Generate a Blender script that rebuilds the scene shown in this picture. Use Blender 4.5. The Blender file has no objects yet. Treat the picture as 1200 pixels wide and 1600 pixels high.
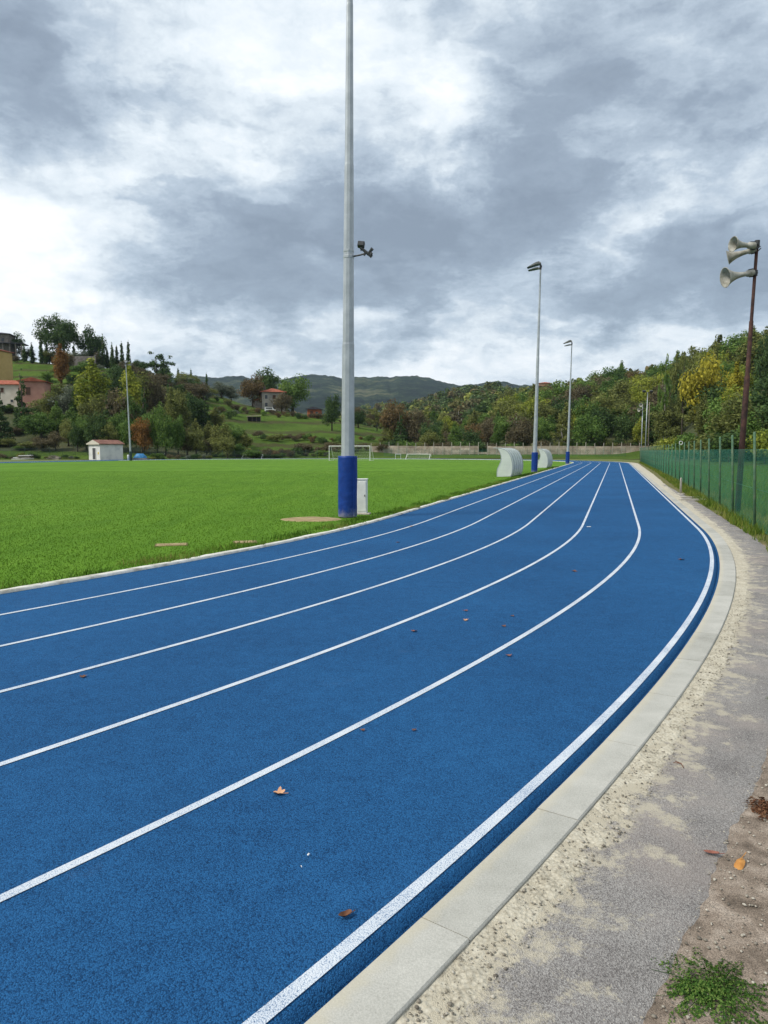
import bpy, math, random
import numpy as np
from mathutils import Vector, Matrix, noise as mnoise

random.seed(11)
RNG = np.random.default_rng(11)
scene = bpy.context.scene
COL = scene.collection
R = math.radians
PI = math.pi

# ------------------------------------------------------------------ camera
F_PX, PITCH, EYE = 1120.0, 0.0856, 1.711          # focal length in pixels of the 1200x1600 photograph
cam = bpy.data.cameras.new('camera')
cam.sensor_fit = 'VERTICAL'
cam.sensor_height = 36.0
cam.lens = F_PX / 1600.0 * 36.0
cam.clip_start = 0.05
cam.clip_end = 20000
camo = bpy.data.objects.new('camera', cam)
COL.objects.link(camo)
camo.location = (0, 0, EYE)
camo.rotation_euler = (PI / 2 - PITCH, 0, 0)
scene.camera = camo

# ------------------------------------------------------------------ light
SUN_EL, SUN_AZ = R(46), R(-112)                   # azimuth from +Y, towards +X positive
SUN_DIR = Vector((math.sin(SUN_AZ) * math.cos(SUN_EL), math.cos(SUN_AZ) * math.cos(SUN_EL), math.sin(SUN_EL)))
sun = bpy.data.lights.new('sun', 'SUN')
sun.energy = 2.4
sun.angle = R(14)
sun.color = (1.0, 0.95, 0.86)
suno = bpy.data.objects.new('sun', sun)
COL.objects.link(suno)
suno.rotation_euler = (-SUN_DIR).to_track_quat('-Z', 'Y').to_euler()
suno.location = (0, 0, 60)

scene.view_settings.view_transform = 'Standard'
scene.view_settings.look = 'None'
scene.view_settings.exposure = 0.6
scene.view_settings.gamma = 1.0
scene.view_settings.use_curve_mapping = False
scene.cycles.use_denoising = True
scene.cycles.max_bounces = 6
scene.cycles.transparent_max_bounces = 12
scene.cycles.volume_bounces = 0


def pix_dir(u, v):
    x = (u - 600) / F_PX
    y = -(v - 800) / F_PX
    return Vector((x, math.cos(PITCH) + y * math.sin(PITCH), -math.sin(PITCH) + y * math.cos(PITCH)))


def gpt(u, v, z=0.0):
    d = pix_dir(u, v)
    t = (z - EYE) / d.z
    return Vector((d.x * t, d.y * t, z))


def at(u, v, Y):
    d = pix_dir(u, v)
    t = Y / d.y
    return Vector((d.x * t, Y, EYE + d.z * t))


def zat(v, Y):
    return at(600, v, Y).z


# ------------------------------------------------------------------ node helper
class NT:
    def __init__(self, tree):
        self.t = tree
        tree.nodes.clear()

    def n(self, typ, ins=None, **props):
        nd = self.t.nodes.new(typ)
        for k, v in props.items():
            setattr(nd, k, v)
        for k, v in (ins or {}).items():
            self.set(nd, k, v)
        return nd

    def set(self, nd, k, v):
        s = nd.inputs[k]
        if hasattr(v, 'is_output') or isinstance(v, bpy.types.NodeSocket):
            self.t.links.new(v, s)
        elif hasattr(v, 'outputs'):
            self.t.links.new(v.outputs[0], s)
        else:
            s.default_value = v

    def math(self, op, a, b=None, c=None, clamp=False):
        nd = self.n('ShaderNodeMath', operation=op, use_clamp=clamp)
        for i, v in enumerate((a, b, c)):
            if v is not None:
                self.set(nd, i, v)
        return nd.outputs[0]

    def vec(self, op, a, b=None):
        nd = self.n('ShaderNodeVectorMath', operation=op)
        self.set(nd, 0, a)
        if b is not None:
            self.set(nd, 1, b)
        return nd.outputs['Value'] if op in ('DOT_PRODUCT', 'LENGTH', 'DISTANCE') else nd.outputs[0]

    def noise(self, vec, scale, detail=4, rough=0.55, color=False, dist=0.0):
        nd = self.n('ShaderNodeTexNoise', {'Scale': scale, 'Detail': detail, 'Roughness': rough, 'Distortion': dist})
        if vec is not None:
            self.set(nd, 'Vector', vec)
        return nd.outputs['Color'] if color else nd.outputs[0]

    def ramp(self, fac, stops, interp='LINEAR'):
        nd = self.n('ShaderNodeValToRGB')
        cr = nd.color_ramp
        cr.interpolation = interp
        while len(cr.elements) < len(stops):
            cr.elements.new(0.5)
        for e, (p, c) in zip(cr.elements, stops):
            e.position = p
            e.color = tuple(c) + (1,) if len(c) == 3 else c
        self.set(nd, 0, fac)
        return nd.outputs[0]

    def mapr(self, v, a, b, c=0.0, d=1.0, smooth=False):
        nd = self.n('ShaderNodeMapRange', {'From Min': a, 'From Max': b, 'To Min': c, 'To Max': d})
        nd.interpolation_type = 'SMOOTHSTEP' if smooth else 'LINEAR'
        self.set(nd, 'Value', v)
        return nd.outputs[0]

    def mix(self, fac, a, b, mode='MIX'):
        nd = self.n('ShaderNodeMix', data_type='RGBA', blend_type=mode)
        for k, v in ((0, fac), (6, a), (7, b)):
            if isinstance(v, tuple) and len(v) == 3:
                v = v + (1,)
            self.set(nd, k, v)
        return nd.outputs[2]

    def bump(self, h, strength=0.5, dist=0.01):
        nd = self.n('ShaderNodeBump', {'Strength': strength, 'Distance': dist})
        self.set(nd, 'Height', h)
        return nd.outputs[0]


def mat_begin(name):
    m = bpy.data.materials.new(name)
    m.use_nodes = True
    return m, NT(m.node_tree)


def mat_end(nt, color, rough=0.8, normal=None, metallic=0.0, spec=0.3, transmission=None, alpha=None, translucent=None):
    b = nt.n('ShaderNodeBsdfPrincipled', {'Metallic': metallic})
    if isinstance(color, tuple) and len(color) == 3:
        color = color + (1,)
    nt.set(b, 'Base Color', color)
    nt.set(b, 'Roughness', rough)
    b.inputs['Specular IOR Level'].default_value = spec
    if normal is not None:
        nt.set(b, 'Normal', normal)
    if transmission is not None:
        b.inputs['Transmission Weight'].default_value = transmission
    if alpha is not None:
        nt.set(b, 'Alpha', alpha)
    out = nt.n('ShaderNodeOutputMaterial')
    sh = b.outputs[0]
    if translucent is not None:
        tr = nt.n('ShaderNodeBsdfTranslucent')
        nt.set(tr, 'Color', color)
        mx = nt.n('ShaderNodeMixShader', {0: translucent})
        nt.t.links.new(sh, mx.inputs[1])
        nt.t.links.new(tr.outputs[0], mx.inputs[2])
        sh = mx.outputs[0]
    nt.t.links.new(sh, out.inputs[0])


def coords(nt, kind='Object'):
    if kind == 'Position':
        return nt.n('ShaderNodeNewGeometry').outputs['Position']
    return nt.n('ShaderNodeTexCoord').outputs[kind]


def mottle(name, stops, scale=2.0, detail=6, rough=0.8, bump=0.0, bscale=40, bdist=0.01, fine=0.0, fscale=60, kind='Object',
           metallic=0.0, spec=0.3, rnd=0.0, lo=0.3, hi=0.7):
    """plain procedural surface: colours mottled by noise, a finer speckle and a bump"""
    m, nt = mat_begin(name)
    co = coords(nt, kind)
    k = len(stops)
    if k == 1:
        stops = [stops[0], stops[0]]
        k = 2
    col = nt.ramp(nt.noise(co, scale, detail), [(lo + (hi - lo) * i / (k - 1), c) for i, c in enumerate(stops)])
    if fine:
        f = nt.mapr(nt.noise(co, fscale, 3, 0.6), 0.25, 0.75, 1 - fine, 1 + fine)
        col = nt.mix(1.0, col, nt.n('ShaderNodeCombineColor', {0: f, 1: f, 2: f}).outputs[0], 'MULTIPLY')
    if rnd:
        oi = nt.n('ShaderNodeObjectInfo').outputs['Random']
        f = nt.mapr(oi, 0, 1, 1 - rnd, 1 + rnd)
        col = nt.mix(1.0, col, nt.n('ShaderNodeCombineColor', {0: f, 1: f, 2: f}).outputs[0], 'MULTIPLY')
    nrm = nt.bump(nt.noise(co, bscale, 5, 0.65), bump, bdist) if bump else None
    mat_end(nt, col, rough, nrm, metallic, spec)
    return m


# ------------------------------------------------------------------ world: cloudy daylight
world = bpy.data.worlds.new('World')
scene.world = world
world.use_nodes = True
w = NT(world.node_tree)
sky = w.n('ShaderNodeTexSky', sky_type='NISHITA')
sky.sun_disc = False
sky.sun_elevation = SUN_EL
sky.sun_rotation = SUN_AZ
wd = w.vec('NORMALIZE', w.n('ShaderNodeTexCoord').outputs['Generated'])
sep = w.n('ShaderNodeSeparateXYZ', {0: wd})
zz = w.math('ADD', w.math('MAXIMUM', sep.outputs[2], 0.0), 0.34)
flat = w.n('ShaderNodeCombineXYZ', {0: w.math('DIVIDE', sep.outputs[0], zz), 1: w.math('DIVIDE', sep.outputs[1], zz), 2: w.math('MULTIPLY', sep.outputs[2], 1.6)}).outputs[0]
warp1 = w.vec('MULTIPLY', w.vec('SUBTRACT', w.noise(wd, 2.6, 2, 0.5, color=True), (0.5, 0.5, 0.5)), (0.30, 0.30, 0.22))
warp2 = w.vec('MULTIPLY', w.vec('SUBTRACT', w.noise(wd, 9.0, 7, 0.62, color=True), (0.5, 0.5, 0.5)), (0.20, 0.20, 0.16))
wdw = w.vec('ADD', wd, w.vec('ADD', warp1, warp2))
flatw = w.vec('ADD', flat, w.vec('MULTIPLY', w.vec('SUBTRACT', w.noise(flat, 4.5, 6, 0.6, color=True), (0.5, 0.5, 0.5)), (0.45, 0.45, 0.45)))
n_big = w.noise(w.vec('ADD', flatw, (3.1, 1.7, 0.0)), 1.7, 4, 0.5)
n_mid = w.noise(flatw, 4.2, 6, 0.58)
n_fine = w.noise(flat, 13.0, 7, 0.62)
val = w.math('MULTIPLY', w.math('SUBTRACT', n_big, 0.5), 1.3)
val = w.math('MULTIPLY_ADD', w.math('SUBTRACT', n_mid, 0.5), 0.95, val)
val = w.math('MULTIPLY_ADD', w.math('SUBTRACT', n_fine, 0.5), 0.32, val)
val = w.math('ADD', val, 0.55)
# the larger cloud masses: (pixel u, v of the middle, half widths, weight)
for (u, v, su, sv, amp) in [
        (400, 385, 190, 80, -0.30), (740, 340, 220, 75, -0.34), (900, 110, 240, 80, -0.30), (1150, 170, 150, 60, -0.12), (70, 70, 150, 90, -0.42),
        (1000, 450, 240, 36, -0.30), (640, 530, 150, 34, -0.28), (220, 420, 80, 40, -0.18), (1150, 260, 80, 40, -0.20),
        (30, 400, 150, 120, 0.34), (690, 215, 90, 45, 0.34), (330, 120, 140, 90, 0.20), (220, 260, 110, 80, 0.16), (1030, 330, 140, 55, 0.28),
        (260, 500, 220, 45, 0.24), (950, 560, 330, 32, 0.26), (620, 50, 90, 60, 0.14), (560, 470, 70, 26, 0.20)]:
    c = pix_dir(u, v).normalized()
    dd = w.vec('MULTIPLY', w.vec('SUBTRACT', wdw, tuple(c)), (F_PX / su, 2.5, F_PX / sv))
    g = w.math('EXPONENT', w.math('MULTIPLY', w.vec('DOT_PRODUCT', dd, dd), -0.8))
    val = w.math('MULTIPLY_ADD', g, amp, val)
cl = w.ramp(val, [(0.0, (0.158, 0.193, 0.238)), (0.25, (0.208, 0.252, 0.306)), (0.46, (0.325, 0.380, 0.438)), (0.66, (0.48, 0.53, 0.573)), (0.84, (0.59, 0.62, 0.645)), (1.0, (0.66, 0.67, 0.68))])
cov = w.mapr(val, 0.42, 0.62, 0.9, 1.0, True)
skyc = w.mix(1.0, sky.outputs[0], (0.10, 0.10, 0.10, 1), 'MULTIPLY')
bg = w.n('ShaderNodeBackground', {'Strength': 1.13})
w.set(bg, 'Color', w.mix(cov, skyc, cl))
w.t.links.new(bg.outputs[0], w.n('ShaderNodeOutputWorld').inputs[0])


# ------------------------------------------------------------------ mesh builder
class MB:
    def __init__(self):
        self.v, self.f = [], []

    def add(self, vs, fs):
        o = len(self.v)
        self.v += [tuple(p) for p in vs]
        self.f += [tuple(i + o for i in f) for f in fs]
        return self

    def box(self, x0, x1, y0, y1, z0, z1, M=None):
        vs = [Vector(p) for p in ((x0, y0, z0), (x1, y0, z0), (x1, y1, z0), (x0, y1, z0), (x0, y0, z1), (x1, y0, z1), (x1, y1, z1), (x0, y1, z1))]
        if M is not None:
            vs = [M @ p for p in vs]
        return self.add(vs, [(0, 3, 2, 1), (4, 5, 6, 7), (0, 1, 5, 4), (1, 2, 6, 5), (2, 3, 7, 6), (3, 0, 4, 7)])

    def bbox(self, x0, x1, y0, y1, z0, z1, b=0.01, M=None):
        """box with chamfered edges"""
        pts, fs = [], []
        xs, ys, zs = (x0, x1), (y0, y1), (z0, z1)
        idx = {}
        for i in (0, 1):
            for j in (0, 1):
                for k in (0, 1):
                    sx, sy, sz = (1, -1)[i], (1, -1)[j], (1, -1)[k]
                    for a, off in enumerate(((0, b * sy, b * sz), (b * sx, 0, b * sz), (b * sx, b * sy, 0))):
                        idx[(i, j, k, a)] = len(pts)
                        pts.append(Vector((xs[i] + off[0], ys[j] + off[1], zs[k] + off[2])))
        I = lambda i, j, k, a: idx[(i, j, k, a)]
        for s in (0, 1):
            fs.append([I(s, 0, 0, 0), I(s, 1, 0, 0), I(s, 1, 1, 0), I(s, 0, 1, 0)])
            fs.append([I(0, s, 0, 1), I(1, s, 0, 1), I(1, s, 1, 1), I(0, s, 1, 1)])
            fs.append([I(0, 0, s, 2), I(1, 0, s, 2), I(1, 1, s, 2), I(0, 1, s, 2)])
        for i in (0, 1):
            for j in (0, 1):
                fs.append([I(i, j, 0, 0), I(i, j, 1, 0), I(i, j, 1, 1), I(i, j, 0, 1)])
                fs.append([I(i, 0, j, 0), I(i, 1, j, 0), I(i, 1, j, 2), I(i, 0, j, 2)])
                fs.append([I(0, i, j, 1), I(1, i, j, 1), I(1, i, j, 2), I(0, i, j, 2)])
                for k in (0, 1):
                    fs.append([I(i, j, k, 0), I(i, j, k, 1), I(i, j, k, 2)])
        c = Vector(((x0 + x1) / 2, (y0 + y1) / 2, (z0 + z1) / 2))
        out = []
        for f in fs:
            n = (pts[f[1]] - pts[f[0]]).cross(pts[f[2]] - pts[f[0]])
            m = sum((pts[q] for q in f), Vector()) / len(f)
            out.append(tuple(f) if n.dot(m - c) > 0 else tuple(reversed(f)))
        if M is not None:
            pts = [M @ p for p in pts]
        return self.add(pts, out)

    def tube(self, pts, rad, n=8, cap=True, phase=0.0):
        pts = [Vector(p) for p in pts]
        if not hasattr(rad, '__len__'):
            rad = [rad] * len(pts)
        o = len(self.v)
        up = None
        for i, p in enumerate(pts):
            t = (pts[min(i + 1, len(pts) - 1)] - pts[max(i - 1, 0)]).normalized()
            if up is None:
                up = Vector((1, 0, 0)) if abs(t.x) < 0.8 else Vector((0, 1, 0))
            a = (up - t * up.dot(t)).normalized()
            b = t.cross(a)
            up = a
            for k in range(n):
                an = 2 * PI * k / n + phase
                self.v.append(tuple(p + (a * math.cos(an) + b * math.sin(an)) * rad[i]))
        for i in range(len(pts) - 1):
            for k in range(n):
                k2 = (k + 1) % n
                self.f.append((o + i * n + k, o + i * n + k2, o + (i + 1) * n + k2, o + (i + 1) * n + k))
        if cap:
            self.f.append(tuple(o + k for k in reversed(range(n))))
            self.f.append(tuple(o + (len(pts) - 1) * n + k for k in range(n)))
        return self

    def lathe(self, prof, n=20, M=None, closed=False):
        """prof: (radius, height) pairs round the local z axis"""
        o = len(self.v)
        for (r, z) in prof:
            for k in range(n):
                p = Vector((r * math.cos(2 * PI * k / n), r * math.sin(2 * PI * k / n), z))
                self.v.append(tuple(M @ p if M is not None else p))
        for i in range(len(prof) - 1):
            for k in range(n):
                k2 = (k + 1) % n
                self.f.append((o + i * n + k, o + i * n + k2, o + (i + 1) * n + k2, o + (i + 1) * n + k))
        return self

    def prism(self, outline, y0, y1):
        """outline in x,z extruded along y"""
        n = len(outline)
        vs = [(x, y0, z) for x, z in outline] + [(x, y1, z) for x, z in outline]
        fs = [tuple(range(n)), tuple(reversed(range(n, 2 * n)))]
        fs += [((i + 1) % n, i, n + i, n + (i + 1) % n) for i in range(n)]
        return self.add(vs, fs)

    def mesh(self, name, material=None, smooth=False):
        me = bpy.data.meshes.new(name)
        me.from_pydata(self.v, [], self.f)
        if smooth:
            me.shade_smooth()
        if material:
            me.materials.append(material)
        me.update()
        return me

    def build(self, name, material, parent=None, smooth=False, loc=(0, 0, 0), rot=(0, 0, 0)):
        return link(name, self.mesh(name, material, smooth), parent, loc, rot)


def link(name, me, parent=None, loc=(0, 0, 0), rot=(0, 0, 0), scale=None):
    o = bpy.data.objects.new(name, me)
    COL.objects.link(o)
    o.location = loc
    o.rotation_euler = rot
    if scale is not None:
        o.scale = scale
    if parent is not None:
        o.parent = parent
    return o


def np_mesh(name, verts, quads=None, tris=None, material=None, uv=None, col=None, smooth=False):
    """fast mesh from numpy arrays: all quads or all triangles"""
    faces = quads if quads is not None else tris
    k = faces.shape[1]
    me = bpy.data.meshes.new(name)
    me.vertices.add(len(verts))
    me.vertices.foreach_set('co', np.ascontiguousarray(verts, dtype=np.float32).ravel())
    me.loops.add(faces.size)
    me.loops.foreach_set('vertex_index', np.ascontiguousarray(faces, dtype=np.int32).ravel())
    me.polygons.add(len(faces))
    me.polygons.foreach_set('loop_start', np.arange(0, faces.size, k, dtype=np.int32))
    me.polygons.foreach_set('loop_total', np.full(len(faces), k, dtype=np.int32))
    if smooth:
        me.polygons.foreach_set('use_smooth', np.ones(len(faces), dtype=bool))
    if uv is not None:
        l = me.uv_layers.new(name='UVMap')
        l.data.foreach_set('uv', np.ascontiguousarray(uv[faces.ravel()], dtype=np.float32).ravel())
    if col is not None:
        a = me.color_attributes.new('tint', 'FLOAT_COLOR', 'POINT')
        a.data.foreach_set('color', np.ascontiguousarray(col, dtype=np.float32).ravel())
    if material:
        me.materials.append(material)
    me.update(calc_edges=True)
    me.validate()
    return me


def tag(o, label=None, cat=None, group=None, kind=None):
    if label:
        o['label'] = label
    if cat:
        o['category'] = cat
    if group:
        o['group'] = group
    if kind:
        o['kind'] = kind
    return o


def thing(name, label, cat, loc=(0, 0, 0), rz=0.0, group=None, tilt=(0, 0)):
    o = bpy.data.objects.new(name, None)
    COL.objects.link(o)
    o.empty_display_size = 0.2
    o.location = loc
    o.rotation_euler = (tilt[0], tilt[1], rz)
    return tag(o, label, cat, group)


# ------------------------------------------------------------------ the oval: s along the outer line, r outwards from it
TH, OFF, S0, RAD, LEN = 0.31125, 1.76826, 17.18, 44.406, 84.4
DV = np.array([math.sin(TH), math.cos(TH)])
NV = np.array([math.cos(TH), -math.sin(TH)])
C1 = S0 * DV + (OFF - RAD) * NV
C2 = C1 + LEN * DV
PERIM = 2 * LEN + 2 * PI * RAD
LANE = 1.22


def opos(s, r):
    """point on the oval; s = 0 where the near bend meets the straight beside the fence"""
    s = (s + PI * RAD) % PERIM - PI * RAD
    if s < 0:
        ph = -s / RAD
        return C1 + (RAD + r) * (math.cos(ph) * NV - math.sin(ph) * DV)
    if s <= LEN:
        return C1 + (RAD + r) * NV + s * DV
    if s <= LEN + PI * RAD:
        ph = (s - LEN) / RAD
        return C2 + (RAD + r) * (math.cos(ph) * NV + math.sin(ph) * DV)
    return C2 - (RAD + r) * NV - (s - LEN - PI * RAD) * DV


def ab(a, b):
    p = a * DV + (b + OFF) * NV
    return p


def ab_of(x, y):
    return x * DV[0] + y * DV[1], x * NV[0] + y * NV[1] - OFF


def rs_of(x, y):
    """arrays -> r (distance outwards from the outer line) of ground points near the visible side"""
    a = x * DV[0] + y * DV[1]
    b = x * NV[0] + y * NV[1] - OFF
    return np.where(a >= S0, b, np.hypot(a - S0, b + RAD) - RAD)


def ribbon(name, svals, rcols, zfun, material, parent=None, smooth=False, jit=None):
    """strip along the oval; rcols(s) -> list of r; zfun(s, r, j) -> z; uv = (s, r)"""
    svals = list(svals)
    V, UV = [], []
    m = None
    for s in svals:
        rr = rcols(s)
        m = len(rr)
        for j, r in enumerate(rr):
            p = opos(s, r)
            V.append((p[0], p[1], zfun(s, r, j)))
            UV.append((s, r))
    n = len(svals)
    i, j = np.meshgrid(np.arange(n - 1), np.arange(m - 1), indexing='ij')
    a = (i * m + j).ravel()
    Q = np.stack([a, a + 1, a + m + 1, a + m], 1)
    me = np_mesh(name, np.array(V), quads=Q[:, ::-1], material=material, uv=np.array(UV), smooth=smooth)
    return link(name, me, parent)


def steps(a, b, d):
    return np.linspace(a, b, max(2, int(round((b - a) / d)) + 1))


def nz(x, y, z=0.0):
    return mnoise.noise(Vector((x, y, z)))


# ------------------------------------------------------------------ materials of the setting
def track_material():
    m, nt = mat_begin('track_rubber')
    co = coords(nt, 'Position')
    big = nt.noise(co, 0.35, 4, 0.6)
    mid = nt.noise(co, 7, 5, 0.65)
    vo = nt.n('ShaderNodeTexVoronoi', {'Scale': 175.0, 'Vector': co})
    cell = nt.n('ShaderNodeSeparateColor', {0: vo.outputs['Color']}).outputs[0]
    gr = nt.noise(co, 240, 3, 0.7)
    f = nt.math('ADD', nt.math('MULTIPLY', cell, 0.42), nt.math('MULTIPLY', gr, 0.62))
    f = nt.math('SUBTRACT', f, nt.math('MULTIPLY', vo.outputs['Distance'], 0.36))
    f = nt.math('ADD', f, nt.math('MULTIPLY', nt.math('SUBTRACT', mid, 0.5), 0.30))
    f = nt.math('ADD', f, nt.math('MULTIPLY', nt.math('SUBTRACT', big, 0.5), 0.36))
    col = nt.ramp(f, [(0.06, (0.005, 0.033, 0.092)), (0.34, (0.014, 0.083, 0.215)), (0.64, (0.022, 0.121, 0.290)), (0.95, (0.050, 0.198, 0.40))])
    # worn, slightly dusty patches and longer scuffs
    dust = nt.mapr(nt.noise(co, 1.3, 9, 0.72), 0.60, 0.78, 0.0, 0.14, True)
    col = nt.mix(dust, col, (0.16, 0.20, 0.26))
    uvs = nt.n('ShaderNodeMapping', {'Scale': (0.35, 5.0, 1.0)})
    nt.set(uvs, 'Vector', nt.n('ShaderNodeTexCoord').outputs['UV'])
    scuff = nt.mapr(nt.noise(uvs.outputs[0], 2.2, 7, 0.7), 0.62, 0.76, 0.0, 0.18, True)
    col = nt.mix(scuff, col, (0.006, 0.045, 0.135))
    h = nt.math('SUBTRACT', nt.math('MULTIPLY', gr, 0.5), vo.outputs['Distance'])
    mat_end(nt, col, 0.9, nt.bump(h, 0.8, 0.005), spec=0.12)
    return m


def line_material():
    m, nt = mat_begin('line_paint')
    co = coords(nt, 'Position')
    vo = nt.n('ShaderNodeTexVoronoi', {'Scale': 175.0, 'Vector': co})
    gr = nt.noise(co, 240, 3, 0.7)
    wear = nt.noise(co, 2.2, 7, 0.7)
    f = nt.math('ADD', nt.math('SUBTRACT', gr, nt.math('MULTIPLY', vo.outputs['Distance'], 0.45)), nt.math('MULTIPLY', nt.math('SUBTRACT', wear, 0.5), 0.55))
    f = nt.math('ADD', f, 0.12)
    col = nt.ramp(f, [(0.12, (0.04, 0.10, 0.22)), (0.24, (0.33, 0.40, 0.50)), (0.42, (0.57, 0.61, 0.66)), (0.75, (0.70, 0.725, 0.745))])
    h = nt.math('SUBTRACT', nt.math('MULTIPLY', gr, 0.5), vo.outputs['Distance'])
    mat_end(nt, col, 0.8, nt.bump(h, 0.6, 0.005), spec=0.15)
    return m


def field_material():
    m, nt = mat_begin('field_turf')
    co = coords(nt, 'Position')
    rot = nt.n('ShaderNodeMapping', {'Rotation': (0, 0, TH), 'Scale': (1, 0.16, 1)})
    nt.set(rot, 'Vector', co)
    stripe = nt.noise(rot.outputs[0], 1.6, 4, 0.6)
    big = nt.noise(co, 0.12, 5, 0.6)
    fine = nt.noise(co, 22, 6, 0.72)
    f = nt.math('ADD', nt.math('MULTIPLY', stripe, 0.48), nt.math('ADD', nt.math('MULTIPLY', big, 0.34), nt.math('MULTIPLY', fine, 0.40)))
    col = nt.ramp(f, [(0.36, (0.036, 0.092, 0.007)), (0.50, (0.068, 0.156, 0.010)), (0.66, (0.098, 0.205, 0.015)), (0.85, (0.15, 0.25, 0.034))])
    dry = nt.mapr(nt.noise(co, 0.45, 7, 0.72), 0.58, 0.74, 0, 0.5, True)
    col = nt.mix(dry, col, (0.15, 0.17, 0.04))
    mat_end(nt, col, 0.9, nt.bump(nt.noise(co, 30, 5, 0.7), 0.6, 0.02), spec=0.1)
    return m


def kerb_material():
    m, nt = mat_begin('kerb_concrete')
    co = coords(nt, 'Position')
    uv = nt.n('ShaderNodeTexCoord').outputs['Object']
    big = nt.noise(co, 3.5, 6, 0.65)
    sp = nt.noise(co, 160, 3, 0.7)
    oi = nt.n('ShaderNodeObjectInfo').outputs['Random']
    f = nt.math('ADD', nt.math('MULTIPLY', big, 0.5), nt.math('MULTIPLY', nt.math('SUBTRACT', sp, 0.12), 0.72))
    f = nt.math('ADD', f, nt.math('MULTIPLY', nt.math('SUBTRACT', oi, 0.5), 0.14))
    col = nt.ramp(f, [(0.25, (0.20, 0.195, 0.17)), (0.45, (0.34, 0.335, 0.30)), (0.65, (0.44, 0.43, 0.39)), (0.8, (0.52, 0.51, 0.46))])
    # sandy dust along the side next to the track
    sx = nt.n('ShaderNodeSeparateXYZ', {0: uv}).outputs[0]
    e = nt.math('ADD', sx, nt.math('MULTIPLY', nt.math('SUBTRACT', nt.noise(co, 14, 5, 0.7), 0.5), 0.09))
    dust = nt.mapr(e, 0.085, 0.02, 0, 0.45, True)
    col = nt.mix(dust, col, (0.50, 0.45, 0.33))
    mat_end(nt, col, 0.9, nt.bump(nt.noise(co, 120, 4, 0.7), 0.5, 0.004), spec=0.2)
    return m


def mortar_material():
    m, nt = mat_begin('rough_mortar')
    co = coords(nt, 'Position')
    a = nt.noise(co, 7, 8, 0.7)
    b = nt.noise(co, 70, 5, 0.7)
    vo = nt.n('ShaderNodeTexVoronoi', {'Scale': 55.0, 'Vector': co})
    f = nt.math('ADD', nt.math('MULTIPLY', a, 0.6), nt.math('MULTIPLY', b, 0.5))
    f = nt.math('SUBTRACT', f, nt.math('MULTIPLY', nt.mapr(vo.outputs['Distance'], 0.2, 0.6), 0.10))
    col = nt.ramp(f, [(0.30, (0.12, 0.105, 0.08)), (0.375, (0.34, 0.305, 0.235)), (0.48, (0.47, 0.43, 0.34)), (0.72, (0.60, 0.56, 0.465))])
    h = nt.math('ADD', nt.math('MULTIPLY', b, 0.6), nt.math('MULTIPLY', vo.outputs['Distance'], 0.5))
    mat_end(nt, col, 0.95, nt.bump(h, 0.9, 0.012), spec=0.1)
    return m


def asphalt_material():
    m, nt = mat_begin('worn_asphalt')
    co = coords(nt, 'Position')
    uv = nt.n('ShaderNodeSeparateXYZ', {0: nt.n('ShaderNodeTexCoord').outputs['UV']})
    big = nt.noise(co, 2.2, 6, 0.65)
    vo = nt.n('ShaderNodeTexVoronoi', {'Scale': 230.0, 'Vector': co})
    cell = nt.n('ShaderNodeSeparateColor', {0: vo.outputs['Color']}).outputs[1]
    f = nt.math('ADD', nt.math('MULTIPLY', big, 0.55), nt.math('MULTIPLY', cell, 0.42))
    f = nt.math('ADD', f, nt.math('MULTIPLY', nt.math('SUBTRACT', nt.noise(co, 330, 2, 0.6), 0.5), 0.6))
    col = nt.ramp(f, [(0.2, (0.10, 0.092, 0.088)), (0.45, (0.225, 0.21, 0.20)), (0.66, (0.32, 0.305, 0.288)), (0.92, (0.50, 0.48, 0.45))])
    warmp = nt.mapr(nt.noise(co, 1.1, 5, 0.6), 0.48, 0.66, 0, 0.45, True)
    col = nt.mix(warmp, col, (0.27, 0.225, 0.20))
    # mortar smeared over the side next to the strip, and stray splashes
    e = nt.math('ADD', nt.math('MULTIPLY', nt.math('SUBTRACT', uv.outputs[1], 0.48), 2.6), nt.math('MULTIPLY', nt.math('SUBTRACT', nt.noise(co, 11, 8, 0.72), 0.5), -1.5))
    sm = nt.mapr(e, 0.10, -0.10, 0, 0.8, True)
    sp = nt.mapr(nt.math('ADD', nt.noise(co, 4.3, 9, 0.78), nt.mapr(uv.outputs[1], 0.5, 0.85, 0.07, -0.03)), 0.53, 0.64, 0, 0.65, True)
    col = nt.mix(nt.math('MAXIMUM', sm, sp), col, (0.50, 0.45, 0.34))
    mat_end(nt, col, 0.92, nt.bump(nt.math('ADD', vo.outputs['Distance'], nt.noise(co, 60, 4, 0.7)), 0.6, 0.006), spec=0.15)
    return m


M_TRACK, M_LINE, M_FIELD, M_KERB, M_MORTAR, M_ASPHALT = track_material(), line_material(), field_material(), kerb_material(), mortar_material(), asphalt_material()
M_DIRT = mottle('brown_dirt', [(0.11, 0.085, 0.064), (0.23, 0.182, 0.142), (0.36, 0.30, 0.245)], 9, 14, 0.95, 0.8, 120, 0.008, 0.75, 210, 'Position')
M_GROUND = mottle('rough_grass_ground', [(0.045, 0.085, 0.012), (0.085, 0.13, 0.02), (0.14, 0.15, 0.045), (0.17, 0.13, 0.07)], 0.8, 9, 0.95, 0.9, 14, 0.05, 0.35, 25, 'Position')
M_VERGE = mottle('verge_soil', [(0.06, 0.085, 0.015), (0.12, 0.12, 0.03), (0.2, 0.15, 0.08)], 2.5, 9, 0.95, 0.9, 30, 0.03, 0.35, 50, 'Position')
M_WHITE_KERB = mottle('white_concrete_edging', [(0.30, 0.28, 0.22), (0.58, 0.57, 0.52), (0.72, 0.71, 0.67)], 5, 8, 0.85, 0.5, 60, 0.006, 0.15, 90, 'Position')
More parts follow.
